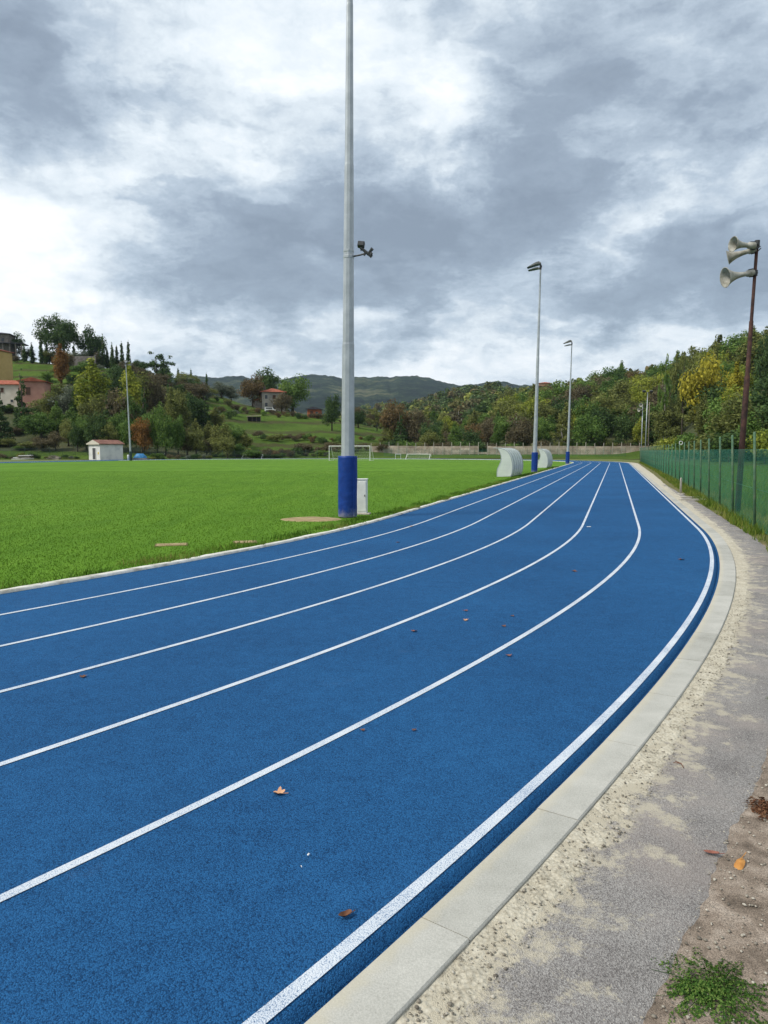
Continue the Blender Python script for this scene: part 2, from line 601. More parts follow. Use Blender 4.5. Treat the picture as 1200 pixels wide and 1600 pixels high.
M_SAND = mottle('sand', [(0.20, 0.15, 0.075), (0.30, 0.225, 0.115), (0.38, 0.295, 0.165)], 4, 8, 0.95, 0.6, 60, 0.01, 0.15, 80, 'Position')
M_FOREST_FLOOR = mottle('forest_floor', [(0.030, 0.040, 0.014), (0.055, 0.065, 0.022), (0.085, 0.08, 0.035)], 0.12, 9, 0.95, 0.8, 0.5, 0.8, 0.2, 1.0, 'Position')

def meadow_material():
    m, nt = mat_begin('terraced_meadow')
    co = coords(nt, 'Position')
    z = nt.n('ShaderNodeSeparateXYZ', {0: co}).outputs[2]
    a = nt.noise(co, 0.05, 8, 0.65)
    b = nt.noise(co, 0.9, 7, 0.75)
    f = nt.math('ADD', nt.math('MULTIPLY', a, 0.6), nt.math('MULTIPLY', b, 0.45))
    col = nt.ramp(f, [(0.36, (0.038, 0.062, 0.014)), (0.5, (0.070, 0.120, 0.020)), (0.62, (0.105, 0.165, 0.030)), (0.78, (0.14, 0.15, 0.06))])
    zz_ = nt.math('ADD', z, nt.math('MULTIPLY', nt.noise(co, 0.07, 5, 0.6), 3.0))
    wv = nt.math('SINE', nt.math('MULTIPLY', zz_, 1.7))
    br = nt.mapr(nt.math('ADD', wv, nt.math('MULTIPLY', nt.math('SUBTRACT', nt.noise(co, 0.35, 6, 0.7), 0.5), 2.2)), 0.45, 0.95, 0, 0.8, True)
    col = nt.mix(br, col, nt.mix(b, (0.035, 0.032, 0.016), (0.10, 0.085, 0.045)))
    mat_end(nt, col, 0.95, nt.bump(nt.noise(co, 0.8, 8, 0.75), 1.0, 0.8), spec=0.05)
    return m


M_MEADOW = meadow_material()

# ------------------------------------------------------------------ ground sheet, track, field
gm = MB()
rings = [0.0, 30, 70, 140, 400, 1200, 4200]
NSEG = 72
gm.v.append((0, 0, -0.075))
for rr in rings[1:]:
    for k in range(NSEG):
        gm.v.append((rr * math.sin(2 * PI * k / NSEG), 60 + rr * math.cos(2 * PI * k / NSEG), -0.075))
for k in range(NSEG):
    gm.f.append((0, 1 + (k + 1) % NSEG, 1 + k))
    for q in range(len(rings) - 2):
        a = 1 + q * NSEG
        gm.f.append((a + k, a + (k + 1) % NSEG, a + NSEG + (k + 1) % NSEG, a + NSEG + k))
gm.v[0] = (0, 60, -0.075)
tag(gm.build('ground', M_GROUND), kind='structure')

S_NEAR0 = -24.0
s_all = np.concatenate([steps(-PI * RAD, -24, 1.2), steps(-24, 6, 0.25)[1:], steps(6, LEN, 1.5)[1:], steps(LEN, LEN + PI * RAD, 1.2)[1:], steps(LEN + PI * RAD, PERIM - PI * RAD - 1e-4, 4)[1:]])


def edge_j(s):
    return 0.005 * nz(s * 7.1, 3.3) + 0.004 * nz(s * 23.0, 1.1)


s_trk = np.concatenate([steps(-PI * RAD, -20, 1.2), steps(-20, -6, 0.05)[1:], steps(-6, 6, 0.2)[1:], steps(6, LEN, 1.5)[1:], steps(LEN, LEN + PI * RAD, 1.2)[1:], steps(LEN + PI * RAD, PERIM - PI * RAD - 1e-4, 4)[1:]])
trk_z = [0, 0, 0, -0.003, -0.040, -0.042, -0.010]
track = ribbon('running_track', s_trk, lambda s: [-7.19, -3.0, 0.0, 0.058 + edge_j(s), 0.070 + edge_j(s), 0.0975 + 0.6 * edge_j(s + 50), 0.1075], lambda s, r, j: trk_z[j], M_TRACK)
tag(track, kind='structure')
for k in range(6):
    wl = 0.028 if k == 0 else 0.025
    ribbon('lane_line', s_all, lambda s, k=k, wl=wl: [-k * LANE - wl + 0.15 * edge_j(s * 1.7 + 9 * k), -k * LANE + wl + 0.15 * edge_j(s * 1.7 + 40 + 9 * k)], lambda s, r, j: 0.004, M_LINE, track)

# football field inside the oval
loop = [opos(s, -7.30) for s in np.linspace(-PI * RAD, PERIM - PI * RAD, 241)[:-1]]
fm = MB()
cc = (C1 + C2) / 2
fm.add([(cc[0], cc[1], -0.006)] + [(p[0], p[1], -0.006) for p in loop], [(0, i + 1, (i + 1) % len(loop) + 1) for i in range(len(loop))])
field = fm.build('football_field', M_FIELD)
tag(field, kind='structure')
GL_A = 113.5
gl = MB()
p0, p1 = ab(GL_A, -44.4 - 30), ab(GL_A, -44.4 + 32)
q0, q1 = ab(GL_A + 0.14, -44.4 - 30), ab(GL_A + 0.14, -44.4 + 32)
gl.add([(p[0], p[1], -0.002) for p in (p0, p1, q1, q0)], [(0, 1, 2, 3)])
gl.build('goal_line', M_LINE, field)

# white inner edging strip (overgrown, uneven)
edg = ribbon('inner_edging', np.concatenate([steps(-PI * RAD, -30, 1.5), steps(-30, LEN, 0.2)[1:], steps(LEN, LEN + PI * RAD, 1.5)[1:]]),
             lambda s: [-7.335 + 0.05 * nz(s * 0.9, 7) + 0.03 * nz(s * 4, 2), -7.32 + 0.05 * nz(s * 0.9, 7) + 0.03 * nz(s * 4, 2), -7.195, -7.185], lambda s, r, j: [-0.01, 0.034, 0.036, 0.002][j], M_WHITE_KERB)
tag(edg, kind='structure')

# ------------------------------------------------------------------ outer kerb of concrete blocks, one object each
kerb = tag(link('kerb', None), kind='structure')


def kerb_mesh(curved):
    mb = MB()
    L, r0, r1, b = 0.996, 0.109, 0.318, 0.006
    n = 4 if curved else 1
    secs = []
    for i in range(n + 1):
        t = -L / 2 + L * i / n
        secs.append(t)
    prof = [(r0, -0.12), (r0, -0.008), (r0 + b, -0.001), (r1 - b, 0.003), (r1, -0.004), (r1, -0.12)]
    k = len(prof)
    vs = []
    for t in secs:
        for (r, z) in prof:
            if curved:
                ph = t / RAD
                vs.append(((RAD + r) * math.cos(ph) - RAD - 0.1, (RAD + r) * math.sin(ph), z))
            else:
                vs.append((r - 0.1, t, z))
    fs = []
    for i in range(n):
        for j in range(k - 1):
            fs.append((i * k + j, i * k + j + 1, (i + 1) * k + j + 1, (i + 1) * k + j))
    fs.append(tuple(range(k)))
    fs.append(tuple(reversed(range(n * k, n * k + k))))
    mb.add(vs, [tuple(reversed(f)) for f in fs])
    return mb.mesh('kerb_stone', M_KERB)


KM_C, KM_S = kerb_mesh(True), kerb_mesh(False)
s = -24.53
while s < LEN + 24:
    curved = s < 0 or s > LEN
    p = opos(s, 0.1)
    q = opos(s, 1.1)
    o = link('kerb_stone', KM_C if curved else KM_S, kerb, (p[0], p[1], 0.0012 * random.uniform(-1.5, 1.5)))
    o.rotation_euler = (0, 0, math.atan2(q[1] - p[1], q[0] - p[0]) + R(random.uniform(-0.12, 0.12)))
    s += 1.003


# rough mortar strip behind the kerb
def r_mortar(s):
    base = np.interp(s, [-26, -8, -3, 3, 15, 40, 90], [0.47, 0.47, 0.50, 0.57, 0.64, 0.95, 1.2])
    return float(base) + 0.045 * nz(s * 2.2, 5.5) + 0.03 * nz(s * 7.0, 9.1) + 0.02 * nz(s * 23.0, 4.1)


def mortar_cols(s):
    r1 = r_mortar(s)
    return [0.3185 + (r1 - 0.3185) * t for t in np.linspace(0, 1, 15)]


def mortar_z(s, r, j):
    edge = 0.0 if j in (0,) else 1.0
    a = 0.010 * nz(s * 6, r * 6, 1) + 0.007 * nz(s * 19, r * 19, 2) + 0.005 * nz(s * 47, r * 47, 3)
    return -0.012 + edge * a - (0.012 if j == 14 else 0.0) - (0.005 if j == 13 else 0)


ms = np.concatenate([steps(-24, -16.6, 0.1), steps(-16.6, -10.5, 0.016)[1:], steps(-10.5, -4, 0.05)[1:], steps(-4, 20, 0.25)[1:], steps(20, 100, 1.0)[1:]])
tag(ribbon('mortar_strip', ms, mortar_cols, mortar_z, M_MORTAR, smooth=True), kind='structure')


# worn asphalt path and the dirt beside it
def r_path(s):
    base = np.interp(s, [-26, -15.5, -13, -9, -4, 0, 8, 20], [0.90, 0.90, 0.93, 0.97, 0.97, 0.92, 0.90, 0.72])
    return float(base) + 0.03 * nz(s * 2.6, 15.5) + 0.018 * nz(s * 9, 2.2) + 0.012 * nz(s * 31, 6.2)


ps = np.concatenate([steps(-24, -17, 0.2), steps(-17, -9, 0.03)[1:], steps(-9, 22, 0.2)[1:]])
tag(ribbon('asphalt_path', ps, lambda s: [0.33, 0.6, r_path(s) - 0.02, r_path(s)], lambda s, r, j: -0.014 - (0.008 if j == 3 else 0) + 0.002 * nz(s * 3, r * 3), M_ASPHALT), kind='structure')
tag(ribbon('dirt_ground', steps(-26, -2.5, 0.06), lambda s: [0.7] + list(np.linspace(0.86, 2.6, 12)), lambda s, r, j: -0.020 + 0.002 * nz(s * 5, r * 5) + 0.0015 * nz(s * 17, r * 17) + 0.001 * nz(s * 60, r * 60), M_DIRT, smooth=True), kind='structure')
tag(ribbon('grass_verge', steps(-3.5, 100, 0.5), lambda s: [0.6, 1.2, 2.0, 3.2], lambda s, r, j: -0.024 + (0.02 if j else 0) * nz(s, r), M_VERGE, smooth=True), kind='structure')

# ------------------------------------------------------------------ hills behind the sports ground
PROF = {  # pixel column of the photograph : (depth in metres, elevation in metres)
    -1300: [(140, 0), (170, 5), (230, 24), (300, 42), (600, 60), (1300, 70)],
    0: [(146, 0), (165, 4), (190, 12), (230, 22), (270, 37), (320, 42), (600, 46), (1300, 60)],
    100: [(146, 0), (175, 6), (200, 14), (230, 24), (262, 33), (300, 36), (600, 36), (1300, 60)],
    200: [(146, 0), (180, 6), (220, 20), (260, 31), (300, 33), (600, 30), (1300, 60)],
    250: [(148, 0), (180, 5), (220, 17), (260, 25.5), (300, 28), (600, 26), (1300, 60)],
    300: [(150, 0), (170, 2), (200, 9), (250, 21), (290, 27), (350, 29), (600, 24), (1300, 60)],
    340: [(150, 0), (170, 2), (200, 7), (240, 16), (280, 23), (330, 26), (600, 22), (1300, 60)],
    400: [(150, 0.2), (170, 1.6), (200, 6.5), (230, 11), (260, 17.3), (300, 19), (600, 18), (1300, 60)],
    480: [(150, 0.3), (170, 1.5), (200, 6), (230, 10.4), (255, 14.2), (300, 16), (600, 16), (1300, 60)],
    520: [(150, 0.3), (170, 1.4), (200, 5.5), (215, 8), (250, 12.5), (290, 14.5), (600, 16), (1300, 60)],
    580: [(150, 0.3), (165, 0.7), (180, 2), (220, 6), (260, 10), (300, 11), (600, 18), (950, 52), (1300, 60)],
    640: [(150, 0.3), (165, 0.6), (180, 0.8), (200, 2), (250, 5), (300, 8), (500, 20), (900, 54), (1300, 60)],
    700: [(150, 0.3), (165, 0.6), (180, 0.8), (220, 3), (300, 10), (500, 30), (900, 66), (1300, 60)],
    760: [(150, 0.3), (165, 0.6), (180, 0.8), (220, 4), (300, 14), (500, 36), (900, 71), (1300, 60)],
    840: [(150, 0.3), (165, 0.6), (180, 0.8), (220, 6), (300, 18), (450, 33), (600, 42), (1300, 50)],
    900: [(150, 0.2), (165, 0.6), (180, 0.8), (220, 9), (300, 22), (380, 31), (600, 34), (1300, 50)],
    960: [(150, 0.2), (165, 0.6), (180, 1), (220, 11), (300, 25.5), (350, 31.5), (600, 34), (1300, 50)],
    1020: [(140, 0), (165, 1), (180, 3), (220, 13), (300, 27), (330, 31), (600, 34), (1300, 50)],
    1100: [(90, 0), (120, 1.5), (160, 8), (220, 20), (280, 31), (330, 36), (600, 38), (1300, 50)],
    1190: [(80, 0), (110, 2), (150, 10), (200, 22), (260, 34), (330, 40), (600, 41), (1300, 50)],
    2600: [(80, 0), (110, 3), (150, 12), (220, 24), (300, 34), (600, 50), (1300, 60)],
}
TU = np.array(sorted(PROF))
TY = np.array([60, 80, 100, 120, 135, 146, 150, 157, 165, 172, 180, 190, 200, 215, 230, 245, 260, 275, 290, 310, 335, 370, 420, 500, 600, 750, 950, 1300.0])
for u_ in TU:
    q_ = [p for p in PROF[u_] if p[0] > 157] if 300 <= u_ <= 1000 else PROF[u_]
    q_ = ([(156, 0.0)] if 300 <= u_ <= 1000 else []) + q_
    PROF[u_] = [(40, -0.12), (q_[0][0] - 4, -0.12)] + q_
TZ = np.array([np.interp(TY, [p[0] for p in PROF[u]], [p[1] for p in PROF[u]]) for u in TU])


def terr(x, y):
    y = max(y, 1.0)
    u = 600 + F_PX * x / y
    i = int(np.clip(np.searchsorted(TU, u) - 1, 0, len(TU) - 2))
    t = min(max((u - TU[i]) / (TU[i + 1] - TU[i]), 0), 1)
    t = t * t * (3 - 2 * t) * 0.5 + t * 0.5
    z = (1 - t) * np.interp(y, TY, TZ[i]) + t * np.interp(y, TY, TZ[i + 1])
    if z > 0.02:
        k = min(z / 6.0, 1.0)
        z += k * (0.9 * nz(x * 0.035, y * 0.035, 4) + 0.35 * nz(x * 0.11, y * 0.11, 8))
    return float(z)


us = np.concatenate([np.arange(-1300, -100, 60), np.arange(-100, 1300, 12), np.arange(1300, 2601, 60)])
ys = np.concatenate([[58, 70, 80, 90, 100, 110, 120, 130, 138], np.arange(142, 320, 4.0), np.geomspace(325, 1300, 36)])
V = []
for y in ys:
    for u in us:
        x = (u - 600) / F_PX * y
        z = terr(x, y)
        V.append((x, y, z))
n, m_ = len(ys), len(us)
i, j = np.meshgrid(np.arange(n - 1), np.arange(m_ - 1), indexing='ij')
a = (i * m_ + j).ravel()
Q = np.stack([a, a + 1, a + m_ + 1, a + m_], 1)
me = np_mesh('hillside', np.array(V), quads=Q, material=M_MEADOW, smooth=True)
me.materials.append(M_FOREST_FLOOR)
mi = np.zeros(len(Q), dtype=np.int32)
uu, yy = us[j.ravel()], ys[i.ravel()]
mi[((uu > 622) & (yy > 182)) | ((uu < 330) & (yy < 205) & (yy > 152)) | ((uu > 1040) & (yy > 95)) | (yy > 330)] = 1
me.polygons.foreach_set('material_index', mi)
tag(link('hillside', me), kind='structure')


# far mountains
def mountain_material():
    m, nt = mat_begin('mountain_forest')
    co = coords(nt, 'Position')
    a = nt.noise(co, 0.004, 10, 0.65)
    b = nt.noise(co, 0.022, 7, 0.75)
    f = nt.math('ADD', nt.math('MULTIPLY', a, 0.5), nt.math('MULTIPLY', b, 0.52))
    col = nt.ramp(f, [(0.44, (0.005, 0.011, 0.008)), (0.50, (0.016, 0.030, 0.016)), (0.55, (0.045, 0.066, 0.028)), (0.61, (0.13, 0.13, 0.07))])
    mat_end(nt, col, 0.95, nt.bump(nt.noise(co, 0.03, 8, 0.75), 1.0, 25), spec=0.05)
    return m


RIDGE = [(-1500, 575), (-400, 560), (0, 580), (150, 590), (280, 588), (310, 585), (345, 590), (380, 586), (410, 592), (450, 590), (485, 584), (510, 585), (535, 590), (560, 588), (600, 588),
         (622, 586), (650, 586), (675, 591), (700, 598), (720, 601), (745, 599), (765, 595), (790, 596), (810, 600), (850, 604), (900, 604), (1000, 596), (1200, 590), (1800, 570), (2600, 575)]
ru = np.concatenate([np.arange(-1500, 250, 16), np.arange(250, 1000, 2), np.arange(1000, 2601, 16)])
rv = np.interp(ru, [p[0] for p in RIDGE], [p[1] for p in RIDGE])
YR = 3000.0
rows = []
fr = [0, 0.12, 0.25, 0.4, 0.55, 0.68, 0.8, 0.9, 0.96, 1.0, 1.06, 1.2]
for t in fr:
    Yd = 1250 + (YR - 1250) * t
    for u, v in zip(ru, rv):
        x = (u - 600) / F_PX * Yd
        top = zat(v, YR) - 3
        prof = min(t, 1.0) ** 1.25 - max(0, t - 1) * 1.8
        z = 20 + (top - 20) * prof
        z += (1 - abs(2 * min(t, 1) - 1)) * 28 * (nz(x * 0.0016, Yd * 0.0016, 3) + 0.5 * nz(x * 0.005, Yd * 0.005, 6)) + 6 * nz(x * 0.01, Yd * 0.004, 9) + 3.5 * nz(x * 0.035, 1.5, 2) + 2.5 * nz(x * 0.09, 4.5, 2)
        rows.append((x, Yd, z))
n, m_ = len(fr), len(ru)
i, j = np.meshgrid(np.arange(n - 1), np.arange(m_ - 1), indexing='ij')
a = (i * m_ + j).ravel()
me = np_mesh('mountains', np.array(rows), quads=np.stack([a, a + 1, a + m_ + 1, a + m_], 1), material=mountain_material(), smooth=True)
tag(link('mountains', me), kind='structure')


# ------------------------------------------------------------------ trees
def leaf_material(name, c_dark, c_mid, c_light, trans=0.35):
    m, nt = mat_begin(name)
    co = coords(nt, 'Object')
    at_ = nt.n('ShaderNodeAttribute', attribute_name='tint')
    oi = nt.n('ShaderNodeObjectInfo').outputs['Random']
    f = nt.math('ADD', nt.math('MULTIPLY', nt.noise(co, 0.55, 3, 0.6), 0.75), nt.math('MULTIPLY', nt.n('ShaderNodeSeparateColor', {0: at_.outputs['Color']}).outputs[0], 0.5))
    f = nt.math('ADD', f, nt.math('MULTIPLY', nt.math('SUBTRACT', oi, 0.5), 0.22))
    col = nt.ramp(f, [(0.28, c_dark), (0.6, c_mid), (0.9, c_light)])
    mat_end(nt, col, 0.7, spec=0.15, translucent=trans)
    return m


LEAF = {
    'dark': leaf_material('leaf_dark_green', (0.025, 0.050, 0.019), (0.057, 0.105, 0.033), (0.112, 0.169, 0.048)),
    'green': leaf_material('leaf_green', (0.050, 0.103, 0.025), (0.100, 0.175, 0.037), (0.181, 0.269, 0.060)),
    'olive': leaf_material('leaf_olive', (0.081, 0.095, 0.030), (0.152, 0.173, 0.048), (0.256, 0.269, 0.077)),
    'lime': leaf_material('leaf_yellow_green', (0.119, 0.156, 0.022), (0.231, 0.275, 0.037), (0.388, 0.400, 0.062)),
    'yellow': leaf_material('leaf_yellow', (0.188, 0.175, 0.022), (0.350, 0.312, 0.035), (0.575, 0.488, 0.062)),
    'rust': leaf_material('leaf_rust', (0.081, 0.060, 0.030), (0.150, 0.106, 0.048), (0.237, 0.156, 0.065)),
    'brown': leaf_material('leaf_brown', (0.069, 0.057, 0.034), (0.122, 0.103, 0.057), (0.194, 0.163, 0.088)),
    'orange': leaf_material('leaf_orange', (0.112, 0.062, 0.022), (0.213, 0.110, 0.033), (0.338, 0.169, 0.045)),
    'grey': leaf_material('leaf_grey_green', (0.065, 0.079, 0.056), (0.120, 0.145, 0.101), (0.219, 0.241, 0.175)),
}
M_BARK = mottle('bark', [(0.035, 0.027, 0.02), (0.07, 0.056, 0.042), (0.11, 0.09, 0.07)], 3, 6, 0.95, 0.8, 14, 0.03, 0.2, 30)
M_PALE_BARK = mottle('pale_bark', [(0.16, 0.14, 0.12), (0.32, 0.29, 0.26), (0.42, 0.39, 0.35)], 3, 6, 0.95, 0.6, 14, 0.02, 0.2, 30)


def cards(lobes, n, size, rng, shell=0.5, up=0.25):
    """n leaf-clump faces spread through ellipsoid lobes (centre, radii) -> verts, quads, tint"""
    lobes = [(np.array(c, float), np.array(r, float)) for c, r in lobes]
    wts = np.array([(r[0] * r[1] * r[2]) ** 0.72 for c, r in lobes])
    which = rng.choice(len(lobes), n, p=wts / wts.sum())
    d = rng.normal(size=(n, 3))
    d /= np.linalg.norm(d, axis=1)[:, None]
    rad = rng.random(n) ** shell
    C = np.array([lobes[k][0] for k in which])
    Rr = np.array([lobes[k][1] for k in which])
    P = C + d * Rr * rad[:, None]
    N = d + rng.normal(size=(n, 3)) * 0.65 + np.array([0, 0, up])
    N /= np.linalg.norm(N, axis=1)[:, None]
    T = np.cross(N, rng.normal(size=(n, 3)))
    T /= np.linalg.norm(T, axis=1)[:, None]
    B = np.cross(N, T)
    sz = size * (0.55 + 0.9 * rng.random(n))[:, None]
    asp = (0.45 + 0.5 * rng.random(n))[:, None]
    V4 = np.stack([P - T * sz, P + B * sz * asp + T * sz * 0.15, P + T * sz, P - B * sz * asp - T * sz * 0.1], 1).reshape(-1, 3)
    V4 += rng.normal(size=V4.shape) * size * 0.12
    Qd = np.arange(n * 4).reshape(-1, 4)
    tint = np.repeat(rng.random(n), 4)
    return V4, Qd, np.stack([tint, tint, tint, np.ones_like(tint)], 1)


def lobes_round(rng, H, W, trunk=0.22, k=22, gap=0.0, lobe=0.24):
    out = []
    cz = H * (trunk + (1 - trunk) * 0.5)
    hz = H * (1 - trunk) * 0.5
    for _ in range(k):
        d = rng.normal(size=3)
        d /= np.linalg.norm(d)
        q = rng.random() ** 0.45 * (0.8 + gap)
        c = np.array([d[0] * W / 2 * q, d[1] * W / 2 * q, cz + d[2] * hz * q])
        r = W * lobe * (0.6 + 0.6 * rng.random())
        out.append((c, (r, r, r * 0.72)))
    return out


def lobes_poplar(rng, H, W, k=44):
    out = []
    for q in range(k):
        t = (q + 0.5) / k
        prof = math.sin(min(1, t * 1.12 + 0.08) * PI) ** 0.6
        a = rng.random() * 2 * PI
        rr = W * 0.32 * prof * rng.random() ** 0.5
        r = W * (0.10 + 0.12 * prof) * (0.6 + 0.6 * rng.random())
        out.append(((rr * 1.15 * math.cos(a), rr * 1.15 * math.sin(a), H * (0.14 + 0.82 * t) + rng.normal() * 0.03 * H), (r, r, r * 1.9)))
    return out


def lobes_cypress(rng, H, W):
    out = []
    for q in range(13):
        t = (q + 0.5) / 13
        r = W / 2 * (1 - t) ** 0.55 * min(1, 0.55 + t * 4) * (0.9 + 0.2 * rng.random())
        out.append(((rng.normal() * W * 0.03, rng.normal() * W * 0.03, H * (0.04 + 0.92 * t)), (r, r, H * 0.075)))
    return out


def lobes_fir(rng, H, W):
    out = []
    for q in range(11):
        t = q / 10
        rr = W / 2 * (1 - t) ** 0.85 + 0.15
        for k in range(max(2, int(7 * (1 - t)) + 1)):
            a = rng.random() * 2 * PI
            out.append(((rr * 0.55 * math.cos(a), rr * 0.55 * math.sin(a), H * (0.1 + 0.86 * t)), (rr * 0.5, rr * 0.5, H * 0.05)))
    return out


def lobes_shrub(rng, H, W):
    out = []
    for _ in range(11):
        a = rng.random() * 2 * PI
        q = rng.random() ** 0.6 * W * 0.34
        r = W * (0.14 + 0.14 * rng.random())
        out.append(((q * math.cos(a), q * math.sin(a), H * (0.18 + 0.55 * rng.random())), (r, r, H * 0.26)))
    return out


def trunk_mesh(name, H, W, lobes, kind, mat, rng):
    mb = MB()
    top = {'oak': 0.62, 'umbrella': 0.6, 'poplar': 0.9, 'cypress': 0.8, 'fir': 0.93, 'sparse': 0.85, 'shrub': 0.4}[kind] * H
    r0 = {'oak': 0.032, 'umbrella': 0.035, 'poplar': 0.018, 'cypress': 0.018, 'fir': 0.022, 'sparse': 0.018, 'shrub': 0.02}[kind] * H
    pts = [(0, 0, -0.4)] + [(rng.normal() * 0.02 * H * t, rng.normal() * 0.02 * H * t, top * t) for t in (0.25, 0.5, 0.75, 1.0)]
    mb.tube(pts, [r0 * 1.3, r0, r0 * 0.8, r0 * 0.6, r0 * 0.25], 7)
    if kind not in ('cypress', 'fir'):
        for c, r in lobes[:11]:
            z0 = min(max(c[2] * 0.5, 0.18 * H), top * 0.95)
            t = z0 / top
            mb.tube([(0, 0, z0), tuple(np.array((c[0] * 0.5, c[1] * 0.5, (z0 + c[2]) * 0.52))), tuple(c)], [r0 * 0.45 * (1.2 - t), r0 * 0.3 * (1.2 - t), r0 * 0.1], 5)
    return mb.mesh(name, mat, smooth=True)


PROTO = {}


def make_proto(key, kind, H, W, n, size, seed, **kw):
    rng = np.random.default_rng(seed)
    bark = kw.pop('bark', M_BARK)
    if kind in ('oak', 'umbrella', 'sparse'):
        lb = lobes_round(rng, H, W, **kw)
    else:
        lb = {'poplar': lobes_poplar, 'cypress': lobes_cypress, 'fir': lobes_fir, 'shrub': lobes_shrub}[kind](rng, H, W)
    v, q, c = cards(lb, n, size, rng)
    crown = np_mesh('crown', v, quads=q, col=c, material=LEAF['green'])
    PROTO[key] = (crown, trunk_mesh('trunk', H, W, lb, kind, bark, rng), H, W)


for q in range(4):
    make_proto('oak%d' % q, 'oak', 10, 9, 5200, 0.21, 100 + q, k=24 + 3 * q, trunk=0.10)
for q in range(3):
    make_proto('poplar%d' % q, 'poplar', 14, 5.4, 4600, 0.20, 200 + q)
for q in range(2):
    make_proto('cypress%d' % q, 'cypress', 9, 1.7, 900, 0.20, 300 + q)
for q in range(2):
    make_proto('fir%d' % q, 'fir', 11, 5.2, 3600, 0.19, 400 + q)
for q in range(2):
    make_proto('sparse%d' % q, 'sparse', 11, 8, 3000, 0.19, 500 + q, k=30, trunk=0.22, gap=0.25, lobe=0.13, bark=M_PALE_BARK if q else M_BARK)
for q in range(3):
    make_proto('shrub%d' % q, 'shrub', 2.6, 3.6, 1800, 0.11, 600 + q)
make_proto('umbrella', 'umbrella', 13, 14.5, 10000, 0.23, 700, k=60, trunk=0.24, gap=0.12, lobe=0.15)

NAMES = {'oak': 'broadleaf_tree', 'poplar': 'poplar_tree', 'cypress': 'cypress_tree', 'fir': 'conifer_tree', 'sparse': 'thin_tree', 'shrub': 'shrub', 'umbrella': 'spreading_tree'}
CATS = {'oak': 'tree', 'poplar': 'poplar', 'cypress': 'cypress', 'fir': 'conifer', 'sparse': 'tree', 'shrub': 'shrub', 'umbrella': 'tree'}


def plant(key, col, x, y, H, W, label, group=None, z=None):
    crown, trunk, h0, w0 = PROTO[key]
    kind = key.rstrip('0123456789')
    o = thing(NAMES[kind], label, CATS[kind], (x, y, terr(x, y) - 0.05 if z is None else z), random.uniform(0, 2 * PI), group)
    sc = (W / w0, W / w0, H / h0)
    c = link('crown', crown, o, scale=sc)
    c.material_slots[0].link = 'OBJECT'
    c.material_slots[0].material = LEAF[col]
    link('trunk', trunk, o, scale=sc)
    return o


def plant_px(key, col, u, v_top, width_px, Y, label, group=None, v_base=None):
    """a plant at depth Y in pixel column u whose tip reaches row v_top"""
    p = at(u, 703.9, Y)
    z0 = terr(p.x, Y)
    H = max(zat(v_top, Y) - z0, 1.0)
    return plant(key, col, p.x, Y, H, width_px / F_PX * Y, label, group)


